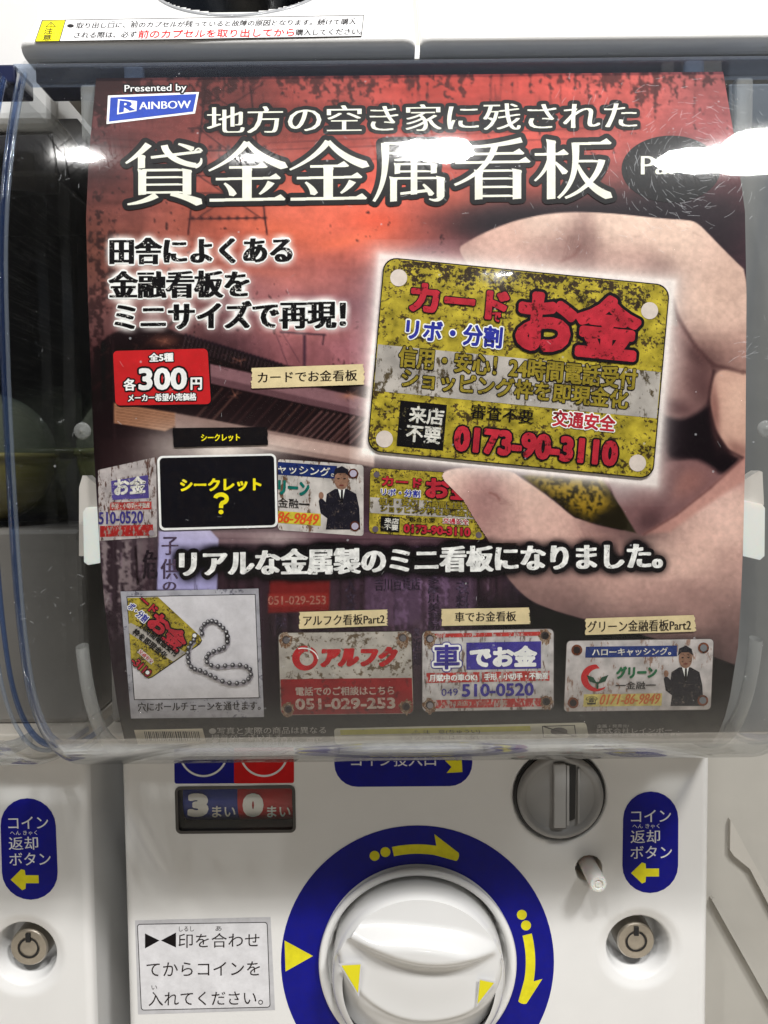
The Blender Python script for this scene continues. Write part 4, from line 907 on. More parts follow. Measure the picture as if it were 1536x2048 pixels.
write('lettering', S, "アルフク", AP.q(.315, .18, .885, .425), 8, RW, e, bold=.06, italic=-.0 + .18, smear=2)
PK = ink((190, 168, 156), wear=.36, wc=(150, 60, 58), scale=3)
write('lettering', S, "電話でのご相談はこちら", AP.q(.115, .66, .86, .77), 9, PK, e, bold=.025); write('lettering', S, "051-029-253", AP.q(.11, .8, .865, .94), 9, PK, e, bold=.04)
for u_, v_ in ((.055, .085), (.935, .075), (.055, .93), (.945, .915)):
    p_ = AP.P(u_, v_); polydecal('plate_hole', S, ellipse_pts(*p_, 8, 8, 20), 9, ink((70, 60, 58)), e); polydecal('plate_hole', S, ellipse_pts(p_[0] + 1, p_[1] + 1, 6, 6, 20), 10, ink((106, 102, 104) if v_ < .5 else (40, 28, 34)), e)
plates_ = [(AP, e)]
# --- car loan plate
VP = Plate((845, 1263), (262, -5), (0, 160))
e = decal('printed_plate', S, VP.q(-.006, -.01, 1.006, 1.01), 6, ink((80, 72, 72)), poster, r=11)
decal('plate_face', S, VP.q(0, 0, 1, 1), 7, ink((204, 198, 196), wear=.38, wc=(120, 100, 92), scale=2, streak=.25), e, r=10)
RS = ink((190, 58, 54), wear=.46, wc=(196, 180, 174), scale=2.4, streak=.4); BF = ink((66, 56, 150), wear=.24, wc=(120, 110, 150), scale=2)
decal('red_bar', S, VP.q(.08, .03, .9, .08), 8, RS, e); decal('red_bar', S, VP.q(.03, .86, .97, .965), 8, RS, e)
write('lettering', S, "車", VP.q(.085, .17, .285, .48), 8, BF, e, stroke=6, ns=14, bold=.03); write('lettering', S, "車", VP.q(.085, .17, .285, .48), 9, WHT, e, stroke=4, ns=12, bold=.03); write('lettering', S, "車", VP.q(.085, .17, .285, .48), 10, BF, e, bold=.03)
decal('blue_field', S, VP.q(.335, .15, .905, .49), 8, BF, e); write('lettering', S, "でお金", VP.q(.36, .2, .875, .465), 9, WHT, e, bold=.055)
decal('red_bar', S, VP.q(.03, .52, .435, .645), 8, RS, e); decal('red_bar', S, VP.q(.455, .52, .97, .645), 8, RS, e)
write('lettering', S, "月賦中の車OK!", VP.q(.05, .54, .415, .63), 9, WHT, e, bold=.03); write('lettering', S, "手形・小切手・不動産", VP.q(.47, .54, .96, .625), 9, WHT, e, bold=.03)
write('lettering', S, "049", VP.q(.145, .72, .27, .81), 9, BF, e); write('lettering', S, "510-0520", VP.q(.3, .665, .85, .83), 9, BF, e, bold=.03)
write('lettering', S, "(川越)  三  鷹", VP.q(.15, .875, .65, .95), 9, PK, e, bold=.01)
for u_, v_ in ((.055, .09), (.935, .08), (.055, .92), (.945, .905)):
    p_ = VP.P(u_, v_); polydecal('plate_hole', S, ellipse_pts(*p_, 8, 8, 20), 9, ink((60, 52, 54)), e); polydecal('plate_hole', S, ellipse_pts(p_[0] + 1, p_[1] + 1, 6, 6, 20), 10, ink((22, 18, 22) if u_ > .5 else (140, 136, 140)), e)
plates_.append((VP, e))
# --- green loan plate
GP = Plate((1134, 1282), (293, -4), (-6, 141))
e = decal('printed_plate', S, GP.q(-.004, -.008, 1.004, 1.008), 6, ink((90, 80, 78)), poster, r=9)
decal('plate_face', S, GP.q(0, 0, 1, 1), 7, ink((206, 198, 196), wear=.30, wc=(160, 128, 112), scale=1.6, streak=.35), e, r=8)
decal('banner', S, GP.q(.13, .085, .755, .24), 8, ink((34, 56, 122), wear=.2, wc=(20, 30, 70), scale=2), e, jag=.5); write('lettering', S, "ハローキャッシング。", GP.q(.175, .11, .715, .22), 9, WHW, e, bold=.03)
c_ = GP.P(.205, .53); polydecal('printed_crescent', S, np.vstack([ellipse_pts(c_[0], c_[1], 29, 27, 30, a0=-1.2 - 1.2 + .9, a1=-1.5 - 3.9), ellipse_pts(c_[0] + 7, c_[1] + 1, 22, 20, 30, a0=-1.5, a1=-5.4)[::-1]]), 8, ink((196, 40, 44)), e)
GRN = ink((26, 70, 50)); GR2 = ink((40, 110, 72), wear=.2, wc=(30, 60, 48), scale=3)
for sx_ in (-1, 1):
    polydecal('printed_leaf', S, [(c_[0] + 4, c_[1] + 12), (c_[0] + 4 + sx_ * 8, c_[1] - 1), (c_[0] + 4 + sx_ * 22, c_[1] - 6), (c_[0] + 4 + sx_ * 16, c_[1] + 7)], 9 + .3 * sx_, GRN, e)
decal('printed_stem', S, [(c_[0] + 2, c_[1] + 8), (c_[0] + 6, c_[1] + 8), (c_[0] + 6, c_[1] + 22), (c_[0] + 2, c_[1] + 22)], 8.5, GRN, e)
write('lettering', S, "グリーン", GP.q(.345, .37, .625, .55), 9, GR2, e, bold=.055); write('lettering', S, "━金融━", GP.q(.345, .585, .62, .7), 9, BLKW, e, bold=.01)
decal('yellow_bar', S, GP.q(.13, .76, .665, .935), 8, ink((222, 204, 120), wear=.3, wc=(200, 180, 140), scale=3), e); write('lettering', S, "☎", GP.q(.145, .79, .225, .91), 9, BLK, e, bold=.01); write('lettering', S, "0171-86-9849", GP.q(.245, .765, .65, .91), 9, ink((206, 110, 60)), e, italic=.25, smear=1.2)
man(1370, 1352, 116, 8, e)
for u_, v_ in ((.07, .13), (.935, .125), (.06, .88), (.945, .87)):
    p_ = GP.P(u_, v_); polydecal('rust_ring', S, ellipse_pts(*p_, 11, 11, 20), 9, ink((130, 70, 44), wear=.45, wc=(50, 30, 24), scale=3), e); polydecal('plate_hole', S, ellipse_pts(*p_, 7, 7, 20), 10, ink((30, 20, 22) if u_ < .5 else (120, 124, 130)), e)
rg2 = random.Random(3)
def rust(cx, cy, r, L, par):
    pts = []
    for k in range(22):
        a_ = k / 22 * 2 * math.pi; pts.append((cx + r * rg2.uniform(.7, 1.25) * math.cos(a_), cy + r * rg2.uniform(.7, 1.3) * math.sin(a_) * (1.35 if math.sin(a_) > 0 else 1)))
    polydecal('rust_stain', S, pts, L, ink((120, 84, 58), wear=.52, wc=(170, 150, 130), scale=5), par)
for PL_, e_ in plates_:
    for u_, v_ in ((.055, .085), (.935, .08), (.055, .92), (.945, .91)):
        p_ = PL_.P(u_, v_); rust(p_[0], p_[1], 13, 8.6, e_)
# --- small print along the curved foot of the poster
GT = ink((176, 172, 168))
write('lettering', S, "●写真と実際の商品は異なる", bar(418, 1455, 652, 1469, -.008), 3, GT, poster, bold=.01); write('lettering', S, "場合がございます。", bar(422, 1469, 572, 1478, -.008), 3, GT, poster, bold=.01); write('lettering', S, "●自動販売機の性質上、同じ", bar(424, 1478, 645, 1486, -.008), 3, GT, poster, bold=.01)
bc = decal('printed_barcode', S, [(268, 1460), (405, 1457), (413, 1487), (276, 1489)], 1, ink((206, 196, 176)), poster)
bars = []; x = 288
while x < 396:
    w2 = random.choice([1, 1.6, 2.4]); bars.append([(x, 1463), (x + w2, 1463), (x + w2 + 4, 1482), (x + 4, 1482)]); x += w2 + random.choice([1.2, 1.8, 2.6])
bars = [[(a_[0][0] + 1.0 * k_, 1463 + 4.75 * k_), (a_[1][0] + 1.0 * k_, 1463 + 4.75 * k_), (a_[1][0] + 1 + k_, 1467.75 + 4.75 * k_), (a_[0][0] + 1 + k_, 1467.75 + 4.75 * k_)] for a_ in bars for k_ in range(4)]
joined('barcode_bars', S, bars, 3, BLK, bc, kind='stuff')
cb = decal('caution_panel', S, [(668, 1457), (1172, 1445), (1178, 1476), (670, 1488)], 1, ink((206, 202, 186)), poster, r=6)
decal('caution_field', S, [(680, 1460), (1060, 1452), (1062, 1462), (681, 1470)], 2, ink((198, 192, 92)), cb); write('lettering', S, "⚠ 注　意(ちゅうい)", bar(824, 1460, 960, 1469, -.01), 3, BLK, cb); write('lettering', S, "小さなお子様には与えないでください。", bar(800, 1472, 1040, 1480, -.01), 3, TBLK, cb)
decal('pictogram_box', S, [(1084, 1452), (1150, 1450), (1153, 1474), (1086, 1476)], 2, BLK, cb); decal('pictogram_field', S, [(1086, 1453.5), (1148, 1451.5), (1151, 1472.5), (1088, 1474.5)], 3, ink((206, 202, 186)), cb)
polydecal('pictogram_face', S, ellipse_pts(1118, 1463, 17, 8, 20), 4, ink((70, 64, 64)), cb); decal('pictogram_stroke', S, [(1086, 1454), (1090, 1453), (1150, 1471), (1147, 1473)], 5, BLK, cb)
write('lettering', S, "企画・発売元/", bar(1194, 1449, 1258, 1456, -.01), 3, GT, poster); write('lettering', S, "株式会社レインボー", bar(1192, 1457, 1344, 1467, -.01), 3, GT, poster, bold=.02); write('lettering', S, "東京都葛飾区金町2-24-6 谷口貝塚ビル3階", bar(1192, 1468, 1402, 1474, -.01), 3, GT, poster)

# ------------------------------------------------------------------ the machine
def in_panel(o): return o
WH = 1.585           # half width of the body
mach = root('capsule_machine', 'white capsule machine in the middle with round turning knob and red poster behind its window', 'vending machine', loc=(CX, PANEL_Y, -4.2), group='capsule vending machines in a row')
# front panel as one sheet with its recesses and hollows pressed in
X0, X1 = CX - WH, CX + WH + .035; Z0, Z1 = -4.2, -0.9
pc = PANEL.map([1278, 430.5], [1899, 1619])
def wpt(px, py): p = PANEL.map([px], [py])[0]; return p[0], p[2]
def fine(lo, hi, st, zones):
    a = [lo]; 
    while a[-1] < hi:
        x = a[-1]; s_ = st
        for z0, z1, f in zones:
            if z0 <= x <= z1: s_ = min(s_, f)
        a.append(x + s_)
    a[-1] = hi; return np.array(a)
LKX, LKZ = wpt(1279, 1898); CSX, CSZ = wpt(1119, 1590); HX, HZ = wpt(1178, 1737); WX, WZ = wpt(471, 1619); KX, KZ = wpt(835, 1925)
px_u = PANEL_Y / FPX
xs = fine(X0, X1, .03, [(X0, X0 + .07, .006), (X1 - .07, X1, .006), (LKX - .26, LKX + .26, .0085), (CSX - .27, CSX + .27, .0085), (HX - .09, HX + .09, .006), (WX - .34, WX - .3, .005), (WX + .3, WX + .34, .005), (KX - .6, KX + .6, .02)])
zs = fine(Z0, Z1, .03, [(LKZ - .26, LKZ + .26, .0085), (CSZ - .26, CSZ + .26, .0085), (HZ - .09, HZ + .09, .006), (WZ - .15, WZ - .1, .005), (WZ + .1, WZ + .15, .005)])
PXg, PZg = np.meshgrid(xs, zs)
Dp = np.zeros_like(PXg)
ed = np.minimum(PXg - X0, X1 - PXg); rr_ = .05
Dp += np.where(ed < rr_, rr_ - np.sqrt(np.maximum(0, rr_ ** 2 - (rr_ - ed) ** 2)), 0)
def step(x): x = np.clip(x, 0, 1); return x * x * x * (x * (6 * x - 15) + 10)
rl = np.hypot(PXg - LKX, PZg - LKZ); Dp += .17 * step((.185 - rl) / .05) + .02 * step((.25 - rl) / .09)
rc = np.hypot(PXg - CSX, PZg - CSZ); Dp += .05 * step((.262 - rc) / .03)
rh = np.hypot(PXg - HX, PZg - HZ); Dp += .16 * step((.074 - rh) / .012)
dw = np.maximum(np.abs(PXg - WX) - .312 + .02, np.abs(PZg - WZ) - .118 + .02); dwr = np.hypot(np.maximum(np.abs(PXg - WX) - .292, 0), np.maximum(np.abs(PZg - WZ) - .098, 0)) - .02
Dp += .30 * step((.004 - dwr) / .010)
rk = np.hypot(PXg - KX, PZg - KZ); Dp += .10 * step((.50 - rk) / .03)
# shallow valley beside the lock and soft swell at the knob
G = np.stack([PXg, PANEL_Y + Dp, PZg], -1)
grid_mesh('front_panel', G, WHITE, mach)
for sg in (-1, 1):
    xe = X0 if sg < 0 else X1
    box('side_wall', (min(xe, xe - sg * .05), PANEL_Y + .048, Z0), (max(xe, xe - sg * .05), 7.2, Z1), WHITE, mach, bevel=.006)
box('back_wall', (X0 + .05, 7.1, Z0), (X1 - .05, 7.2, 1.7), DARK, mach, bevel=0)
# counter window
WF = principled('window_grey', (.05, .045, .042), .35)
def ring_rect(name, cx, cz, hw, hh, t_, y0, y1, mat, par, r=.03):
    V = []; Fc = []
    def rr2(hw, hh, r): 
        out = []
        for k, (sx_, sz_) in enumerate(((1, 1), (-1, 1), (-1, -1), (1, -1))):
            for a in np.linspace(0, math.pi / 2, 5): 
                an = a + k * math.pi / 2; out.append((cx + sx_ * (hw - r) + r * math.cos(an), cz + sz_ * (hh - r) + r * math.sin(an)))
        return out
    o = rr2(hw, hh, r); i_ = rr2(hw - t_, hh - t_, max(.005, r - t_)); n = len(o)
    V = [(x, y0, z) for x, z in o] + [(x, y0, z) for x, z in i_] + [(x, y1, z) for x, z in i_] + [(x, y1, z) for x, z in o]
    for k in range(n):
        j = (k + 1) % n
        Fc += [(k, j, n + j, n + k), (n + k, n + j, 2 * n + j, 2 * n + k), (3 * n + k, 3 * n + j, j, k)]
    return mk(name, V, Fc, mat, par)
ring_rect('window_frame', WX, WZ, .327, .131, .016, PANEL_Y - .004, PANEL_Y + .27, WF, mach)
box('window_back', (WX - .3, PANEL_Y + .24, WZ - .115), (WX + .3, PANEL_Y + .27, WZ + .115), WF, mach, bevel=0)
DB = principled('drum_blue', tuple(srgb((26, 50, 140))), .4, noise=.1); DR = principled('drum_red', tuple(srgb((190, 26, 30))), .4, noise=.1)
DW = principled('drum_white', (.85, .84, .8), .4)
class Cyl:   # drum face: a cylinder along x
    def __init__(s, cy, cz, r): s.cy, s.cz, s.r = cy, cz, r
    def map(s, px, py, off=0.0):
        d = rays(px, py); r = s.r + off; a = d[:, 1] ** 2 + d[:, 2] ** 2; b_ = d[:, 1] * s.cy + d[:, 2] * s.cz; c_ = s.cy ** 2 + s.cz ** 2 - r * r
        t_ = (b_ - np.sqrt(np.maximum(b_ * b_ - a * c_, 0))) / a
        return d * t_[:, None]
CYL = Cyl(PANEL_Y + .215, WZ + .03, .17)
for x0, x1, mt in ((367, 475.5, DB), (476, 585, DR)):
    p0 = CYL.map([x0, x1], [1620, 1620]); th = np.linspace(0, 2 * math.pi, 49)[:-1]
    G = np.array([[(p0[k, 0], CYL.cy - math.cos(a) * .17, CYL.cz + math.sin(a) * .17) for a in th] for k in (0, 1)])
    dr = grid_mesh('counter_drum', G, mt, mach, wrap=True, label='blue counter drum reading 3' if mt is DB else 'red counter drum reading 0')
    s1 = "3" if mt is DB else "0"; bx = 377 if mt is DB else 487
    P, F_ = text_runs(s1, bar(bx, 1587, bx + 38, 1634), bold=.06, smear=4); mk('numeral', CYL.map(P[:, 0], P[:, 1], .006), F_, DW, dr)
    bx = 424 if mt is DB else 534; P, F_ = text_runs("まい", bar(bx, 1612, bx + 47, 1635), bold=.02); mk('lettering', CYL.map(P[:, 0], P[:, 1], .006), F_, DW, dr)
# stickers and their print
gp = clear_plastic('window_pane_plastic', haze=.2, tint=(.93, .93, .92), body=.02, bodycol=(.4, .37, .33)); mk('window_pane', [(WX - .308, PANEL_Y + .012, WZ - .112), (WX + .308, PANEL_Y + .012, WZ - .112), (WX + .308, PANEL_Y + .012, WZ + .112), (WX - .308, PANEL_Y + .012, WZ + .112)], [(0, 1, 2, 3)], gp, mach)
# stickers
SB = ink((18, 22, 140), rough=.3, gain=.9); SR = ink((206, 20, 24), rough=.3); SW = ink((226, 226, 228), rough=.3); SY = ink((230, 220, 40), rough=.3)
p_ = decal('price_sticker', PANEL, [(348, 1476), (588, 1474), (588, 1566), (349, 1567.5)], 2, SB, mach, r=5)
decal('red_half', PANEL, [(468, 1474.5), (588, 1473.5), (588, 1566), (468, 1567)], 3, SR, p_, r=4)
for cx_ in (407, 528): polydecal('white_ring', PANEL, strip_pts(ellipse_pts(cx_, 1505, 47, 47, 60, a0=.05, a1=3.1), 4), 4, SW, p_)
p_ = decal('slot_sticker', PANEL, [(668, 1440), (944, 1438), (945, 1572), (669, 1574)], 2, SB, mach, r=46)
write('lettering', PANEL, "コイン投入口", bar(702, 1506, 872, 1534, -.01), 3, SW, p_, bold=.01)
polydecal('arrow', PANEL, [(892, 1499), (901, 1505), (914, 1522), (923, 1513), (925, 1544), (893, 1546), (903, 1534), (880, 1511)], 3, SY, p_)
for cx_, mt in ((1042, SR), (1198, SB)): polydecal('colour_dot', PANEL, ellipse_pts(cx_, 1502, 15, 14, 30), 2, mt, mach)
p_ = decal('return_sticker', PANEL, [(1247, 1583), (1357, 1583), (1356, 1786), (1244, 1786)], 2, SB, mach, r=55)
write('lettering', PANEL, "コイン", bar(1262, 1620, 1342, 1645), 3, SW, p_, bold=.012); write('lettering', PANEL, "へん きゃく", bar(1265, 1648, 1319, 1657), 3, SW, p_)
write('lettering', PANEL, "返却", bar(1261, 1660, 1320, 1687), 3, SW, p_, bold=.012); write('lettering', PANEL, "ボタン", bar(1261, 1692, 1344, 1718), 3, SW, p_, bold=.012)
polydecal('arrow', PANEL, [(1262, 1746), (1284, 1725), (1291, 1727), (1292, 1737), (1318, 1737), (1318, 1753), (1292, 1753), (1291, 1764), (1284, 1767)], 3, SY, p_)
p_ = decal('instruction_sticker', PANEL, [(270, 1841), (541, 1834), (550, 2020), (276, 2029)], 1.5, ink((196, 196, 200), rough=.3), mach)
decal('printed_frame', PANEL, [(274, 1848), (535, 1844), (541, 2015), (282, 2021)], 2.5, BLK, p_, r=6); decal('printed_field', PANEL, [(275.5, 1849.5), (533.5, 1845.5), (539.5, 2013.5), (283.5, 2019.5)], 3.2, ink((224, 224, 228), rough=.3), p_, r=5)
for tr in ([(290, 1867), (319, 1881), (290, 1897)], [(322, 1881), (352, 1865), (352, 1895)]): polydecal('triangle_mark', PANEL, tr, 4, BLK, p_)
for s_, q_ in (("印を合わせ", bar(357, 1867, 519, 1896, -.01)), ("てからコインを", bar(293, 1925, 520, 1953, -.01)), ("入れてください。", bar(297, 1984, 526, 2012, -.01)), ("しるし", bar(358, 1853, 388, 1863)), ("あ", bar(431, 1852, 443, 1862)), ("い", bar(303, 1971, 314, 1979))):
    write('lettering', PANEL, s_, q_, 4, TBLK, p_, bold=.004)
# blue ring round the knob
def ann(cx, cy, r0, r1, n=96):
    t_ = np.linspace(0, 2 * math.pi, n, endpoint=False); P = np.vstack([np.c_[cx + r * np.cos(t_), cy + r * np.sin(t_)] for r in (r1, r0)])
    return P, gridfaces(2, n, True)
P, Fc = ann(835, 1924, 196, 273); rg_ = mk('ring_sticker', PANEL.map(P[:, 0], P[:, 1], 2 * LAYER), Fc, SB, mach, pr=P)
def arc_arrow(a0, a1, r, w2, head):
    t_ = np.linspace(a0, a1, 20); o = [(835 + (r + w2 / 2) * math.cos(a), 1924 + (r + w2 / 2) * math.sin(a)) for a in t_]; i_ = [(835 + (r - w2 / 2) * math.cos(a), 1924 + (r - w2 / 2) * math.sin(a)) for a in t_]
    h = [(835 + (r + head) * math.cos(a1 - .03), 1924 + (r + head) * math.sin(a1 - .03))]
    tip = []; ah = a1 + .195
    for k in range(7):
        b_ = -1.1 + k * .42; tip.append((835 + (r - 1 + 9 * math.sin(b_ + 1.1 - 1.3)) * math.cos(ah + .02 * math.cos(b_)), 1924 + (r - 1 + 9 * math.sin(b_ + 1.1 - 1.3)) * math.sin(ah + .02 * math.cos(b_))))
    return o + h + tip[::-1] + i_[::-1]
r_a = 226
polydecal('arrow', PANEL, arc_arrow(-1.79, -1.41, r_a, 19, 32), 3, SY, rg_); polydecal('arrow', PANEL, arc_arrow(-.245, .165, r_a, 19, 26), 3, SY, rg_)
for a in (-1.955, -1.855, -.425, -.325): polydecal('dot', PANEL, ellipse_pts(835 + 229 * math.cos(a), 1924 + 229 * math.sin(a), 10, 10, 26), 3, SY, rg_)
polydecal('triangle_mark', PANEL, [(569, 1881), (626, 1912), (571, 1943)], 3, SY, rg_)
# collar and knob
kc = PANEL.map([835], [1924])[0]
u_ = px_u
lathe('knob_collar', [(198 * u_, -.002), (204 * u_, .018), (202 * u_, .035), (197 * u_, .04), (190 * u_, .034), (186 * u_, .0), (184 * u_, -.09)], kc, (0, -1, 0), WHITE, mach, n=96)
KR = .463
knob = lathe('knob_base', [(KR + .005, -.095), (KR + .005, .02), (KR, .12), (KR - .012, .16), (KR - .04, .19), (KR - .06, .195)], kc, (0, -1, 0), KNOBW, mach, n=96)
# the grip: a raised face with a leaf-shaped bar across, as one height field over a disc
def on_plane(pts, y):
    P = np.array(pts, float); w3 = Plane((0, y, 0), (0, -1, 0)).map(P[:, 0], P[:, 1]); return w3[:, [0, 2]]
FACE = on_plane([(668, 1862), (690, 1835), (735, 1795), (790, 1770), (840, 1763), (895, 1773), (945, 1805), (985, 1855), (1003, 1895), (1008, 1925), (1000, 1962), (975, 2002), (930, 2030), (860, 2043), (800, 2037), (745, 2012), (705, 1977), (678, 1930), (667, 1890)], PANEL_Y - .20)
LEAF = on_plane([(670, 1864), (720, 1852), (780, 1849), (860, 1854), (940, 1868), (1005, 1900), (975, 1918), (925, 1933), (860, 1938), (790, 1926), (725, 1900), (685, 1876)], PANEL_Y - .22)
nr_, nt_ = 110, 260; rr2 = np.linspace(0.001, 1, nr_); th = np.linspace(0, 2 * math.pi, nt_, endpoint=False)
RR_, TH = np.meshgrid(rr2, th, indexing='ij'); KRr = KR - .005
gx_ = kc[0] + RR_ * np.cos(TH) * KRr; gz_ = kc[2] + RR_ * np.sin(TH) * KRr
dF = sdf(chaikin(FACE, 2), gx_, gz_); dL = -sdf(chaikin(LEAF, 2), gx_, gz_)
rim = np.clip((KRr - np.hypot(gx_ - kc[0], gz_ - kc[2])), 0, 9)
tt_ = np.clip(rim / (rim + np.maximum(dF, 0) + 1e-6), 0, 1)
H_ = np.where(dF < 0, .205 + .018 * step(-dF / .03) + .02 * step(-dF / .3), .06 + .145 * (1 - (1 - tt_) ** 1.7))
rd = np.clip((dL + .01) / .10, 0, 1); H_ = H_ - .04 * (gz_ - kc[2]) / KRr * step((.05 - dF) / .07); H_ = H_ + .085 * (rd * rd * (3 - 2 * rd)) ** .8
for _ in range(6):
    Hs = (H_ + np.roll(H_, 1, 1) + np.roll(H_, -1, 1)) / 3; Hs[1:-1] = (H_[:-2] + H_[2:] + Hs[1:-1] * 2) / 4; Hs[-1] = H_[-1]; H_ = Hs
kb = grid_mesh('knob_grip', np.stack([gx_, kc[1] - H_, gz_], -1), KNOBW, mach, wrap=True)
def khit(px, py, off): return Plane((0, PANEL_Y - .238 - off, 0), (0, -1, 0)).map(px, py)
MARKBACK = principled('mark_grey', (.62, .62, .66), .4)
for tri in ([(683, 1931), (721, 1929), (716, 1986)], [(960, 1960), (988, 1966), (955, 2008)]):
    P = np.array(tri, float); c_ = P.mean(0); Q = c_ + (P - c_) * 1.22; mk('mark_pad', khit(Q[:, 0], Q[:, 1], .006), [(0, 1, 2)], MARKBACK, kb)
    mk('yellow_mark', khit(P[:, 0], P[:, 1], .009), [(0, 1, 2)], SY, kb)
# coin slot
cc = PANEL.map([CSX * 0 + 1119], [1590])[0]; rs = 89 * u_
lathe('slot_gasket', [(rs + .012, .0), (rs + .008, .006), (rs - .005, .008), (rs - .006, -.04)], cc, (0, -1, 0), BLACK, mach, n=72)
cs = lathe('coin_slot', [(rs - .006, -.045), (rs - .004, .02), (rs - .012, .032), (rs - .03, .036), (rs - .05, .022), (rs - .055, .018), (rs * .4, .022), (.0005, .024)], cc, (0, -1, 0), GREY, mach, n=72)
xs0 = PANEL.map([1104, 1128, 1133, 1152], [1585] * 4)[:, 0]; zt = PANEL.map([1120] * 2, [1522, 1648])[:, 2]
box('slot_bar', (xs0[0], PANEL_Y - .05, zt[1]), (xs0[1], PANEL_Y - .018, zt[0]), GREYL, cs, bevel=.006)
box('slot_bar', (xs0[1] + .004, PANEL_Y - .04, zt[1] + .01), (xs0[1] + .02, PANEL_Y - .018, zt[0] - .01), GREYL, cs, bevel=.003)
decal('slot_mouth', Plane((0, PANEL_Y - .026, 0), (0, -1, 0)), [(1134, 1530), (1152, 1530), (1150, 1638), (1133, 1644)], 1, BLACK, cs, r=2)
box('slot_lip', (xs0[3] + .0, PANEL_Y - .038, zt[1] + .02), (xs0[3] + .012, PANEL_Y - .018, zt[0] - .03), GREY, cs, bevel=.003)
# return button
hc = PANEL.map([1178], [1737])[0]
lathe('hole_lining', [(.071, -.004), (.068, -.02), (.066, -.155), (.001, -.155)], hc, (0, -1, 0), BEIGE, mach, n=40)
sharp(lathe('return_button', [(.001, -.15), (.044, -.15), (.046, .16), (.040, .172), (.026, .174), (.024, .166), (.017, .166), (.015, .172), (.001, .172)], hc + np.array([.004, 0, .005]), (0, -1, 0), MILKY, mach, n=40))
# lock
lc = PANEL.map([1280], [1897])[0]
lk = sharp(lathe('lock', [(.105, -.19), (.105, -.075), (.098, -.066), (.062, -.064), (.058, -.075), (.05, -.075), (.046, -.066), (.001, -.064)], lc, (0, -1, 0), STEEL, mach, n=56), 25)
G_ = np.array([[(lc[0] + r * math.sin(a), lc[1] + .0625, lc[2] + r * math.cos(a)) for a in np.linspace(.35, 2 * math.pi - .35, 40)] for r in (.048, .058)]); grid_mesh('key_groove', G_, BLACK, lk)
box('key_notch', (lc[0] - .013, lc[1] + .058, lc[2] + .035), (lc[0] + .013, lc[1] + .063, lc[2] + .085), BLACK, lk, bevel=0)
# ------------------------------------------------------------------ hopper behind the window, lit only from the front
box('hopper_back', (X0 + .05, 4.75, -1.3), (X1 - .05, 4.8, 1.7), DARK, mach, bevel=0)
box('hopper_floor', (X0 - .03, 3.9, -1.40), (X1 + .03, 4.75, -1.33), BEIGE, mach, bevel=.01)
box('hopper_shelf', (X0 - .03, 4.06, -1.33), (X1 + .03, 4.74, -.28), principled('shelf_grey', (.20, .185, .17), .3, coat=.2, noise=.25, nscale=2.5), mach, bevel=.03)
box('inner_post', (X0 - .02, 4.0, -.27), (X0 + .04, 4.6, 1.7), principled('post_grey', (.09, .088, .085), .4), mach, bevel=.01)
box('inner_liner', (X1 - .25, 3.42, -1.2), (X1 + .04, 3.5, 1.66), principled('post_light', (.17, .17, .165), .4, noise=.15), mach, bevel=.01)
box('header_bar', (X0 - .05, 3.44, 1.705), (X1 + .05, 3.62, 1.785), NAVY, mach, bevel=.01)
mk('brace', [(-1.45, 3.55, 1.60), (-1.36, 3.55, 1.60), (-1.02, 3.62, 1.16), (-1.10, 3.62, 1.14), (-1.45, 3.60, 1.60), (-1.36, 3.60, 1.60), (-1.02, 3.67, 1.16), (-1.10, 3.67, 1.14)], [(0, 1, 2, 3), (7, 6, 5, 4), (0, 4, 5, 1), (1, 5, 6, 2), (2, 6, 7, 3), (3, 7, 4, 0)], principled('brace_grey', (.12, .115, .11), .4), mach)
# poster clips of white plastic
for sg, px0, px1 in ((-1, 160, 196), (1, 1486, 1528)):
    pl = Sheet(-.05)
    f = lambda x: x if sg < 0 else x
    if sg < 0:
        A1 = [(158, 975), (165, 951), (172, 951), (198, 975), (200, 1112), (158, 1112)]; A2 = [(166, 1024), (172, 1015), (200, 1013), (200, 1126), (176, 1130), (168, 1124)]
    else:
        A1 = [(1486, 962), (1518, 941), (1525, 944), (1528, 1010), (1486, 1010)]; A2 = [(1486, 1000), (1524, 1008), (1530, 1016), (1529, 1112), (1520, 1120), (1486, 1112)]
    for A__, o1, mt in ((A1, .0, CLIPG), (A2, .05, MILKY)):
        P = np.array(A__, float); v1 = pl.map(P[:, 0], P[:, 1], o1); v2 = v1 + np.array([0, .07, 0]); n_ = len(P)
        tri = [tuple(t_) for t_ in tessellate_polygon([[Vector((x, y, 0)) for x, y in P]])]
        mk('poster_clip', np.vstack([v1, v2]), tri + [(i_, (i_ + 1) % n_, n_ + (i_ + 1) % n_, n_ + i_) for i_ in range(n_)], mt, mach)
# ------------------------------------------------------------------ clear cover
CW = 1.665; FR = .09
qo = profile(.06); nrm = PN
def cover_grid(off, W, fr, wall=True):
    q = PQ + PN * off; th_ = np.linspace(0, math.pi / 2, 8); rows = []
    for k in range(0, len(q), 3):
        row = []
        left = []
        if wall:
            for s_ in (1.0, .66, .33): 
                y_ = q[k, 1] + fr; left.append((-W, y_ + (4.08 - y_) * s_ if y_ < 4.08 else y_, q[k, 0] - PN[k, 0] * fr))
        for a in th_[::-1]:
            z, y = q[k] - PN[k] * fr * (1 - math.cos(a)); left.append((-(W - fr) - fr * math.sin(a), y, z))
        mid = [(x, q[k, 1], q[k, 0]) for x in np.linspace(-(W - fr), W - fr, 24)[1:-1]]
        row = left + mid + [(-a_, b_, c_) for a_, b_, c_ in left[::-1]]
        rows.append([(CX + a_, b_, c_) for a_, b_, c_ in row])
    return np.array(rows)
cover = grid_mesh('clear_cover', cover_grid(.045, CW, FR), CLEAR, mach, label='clear curved plastic window over the poster')
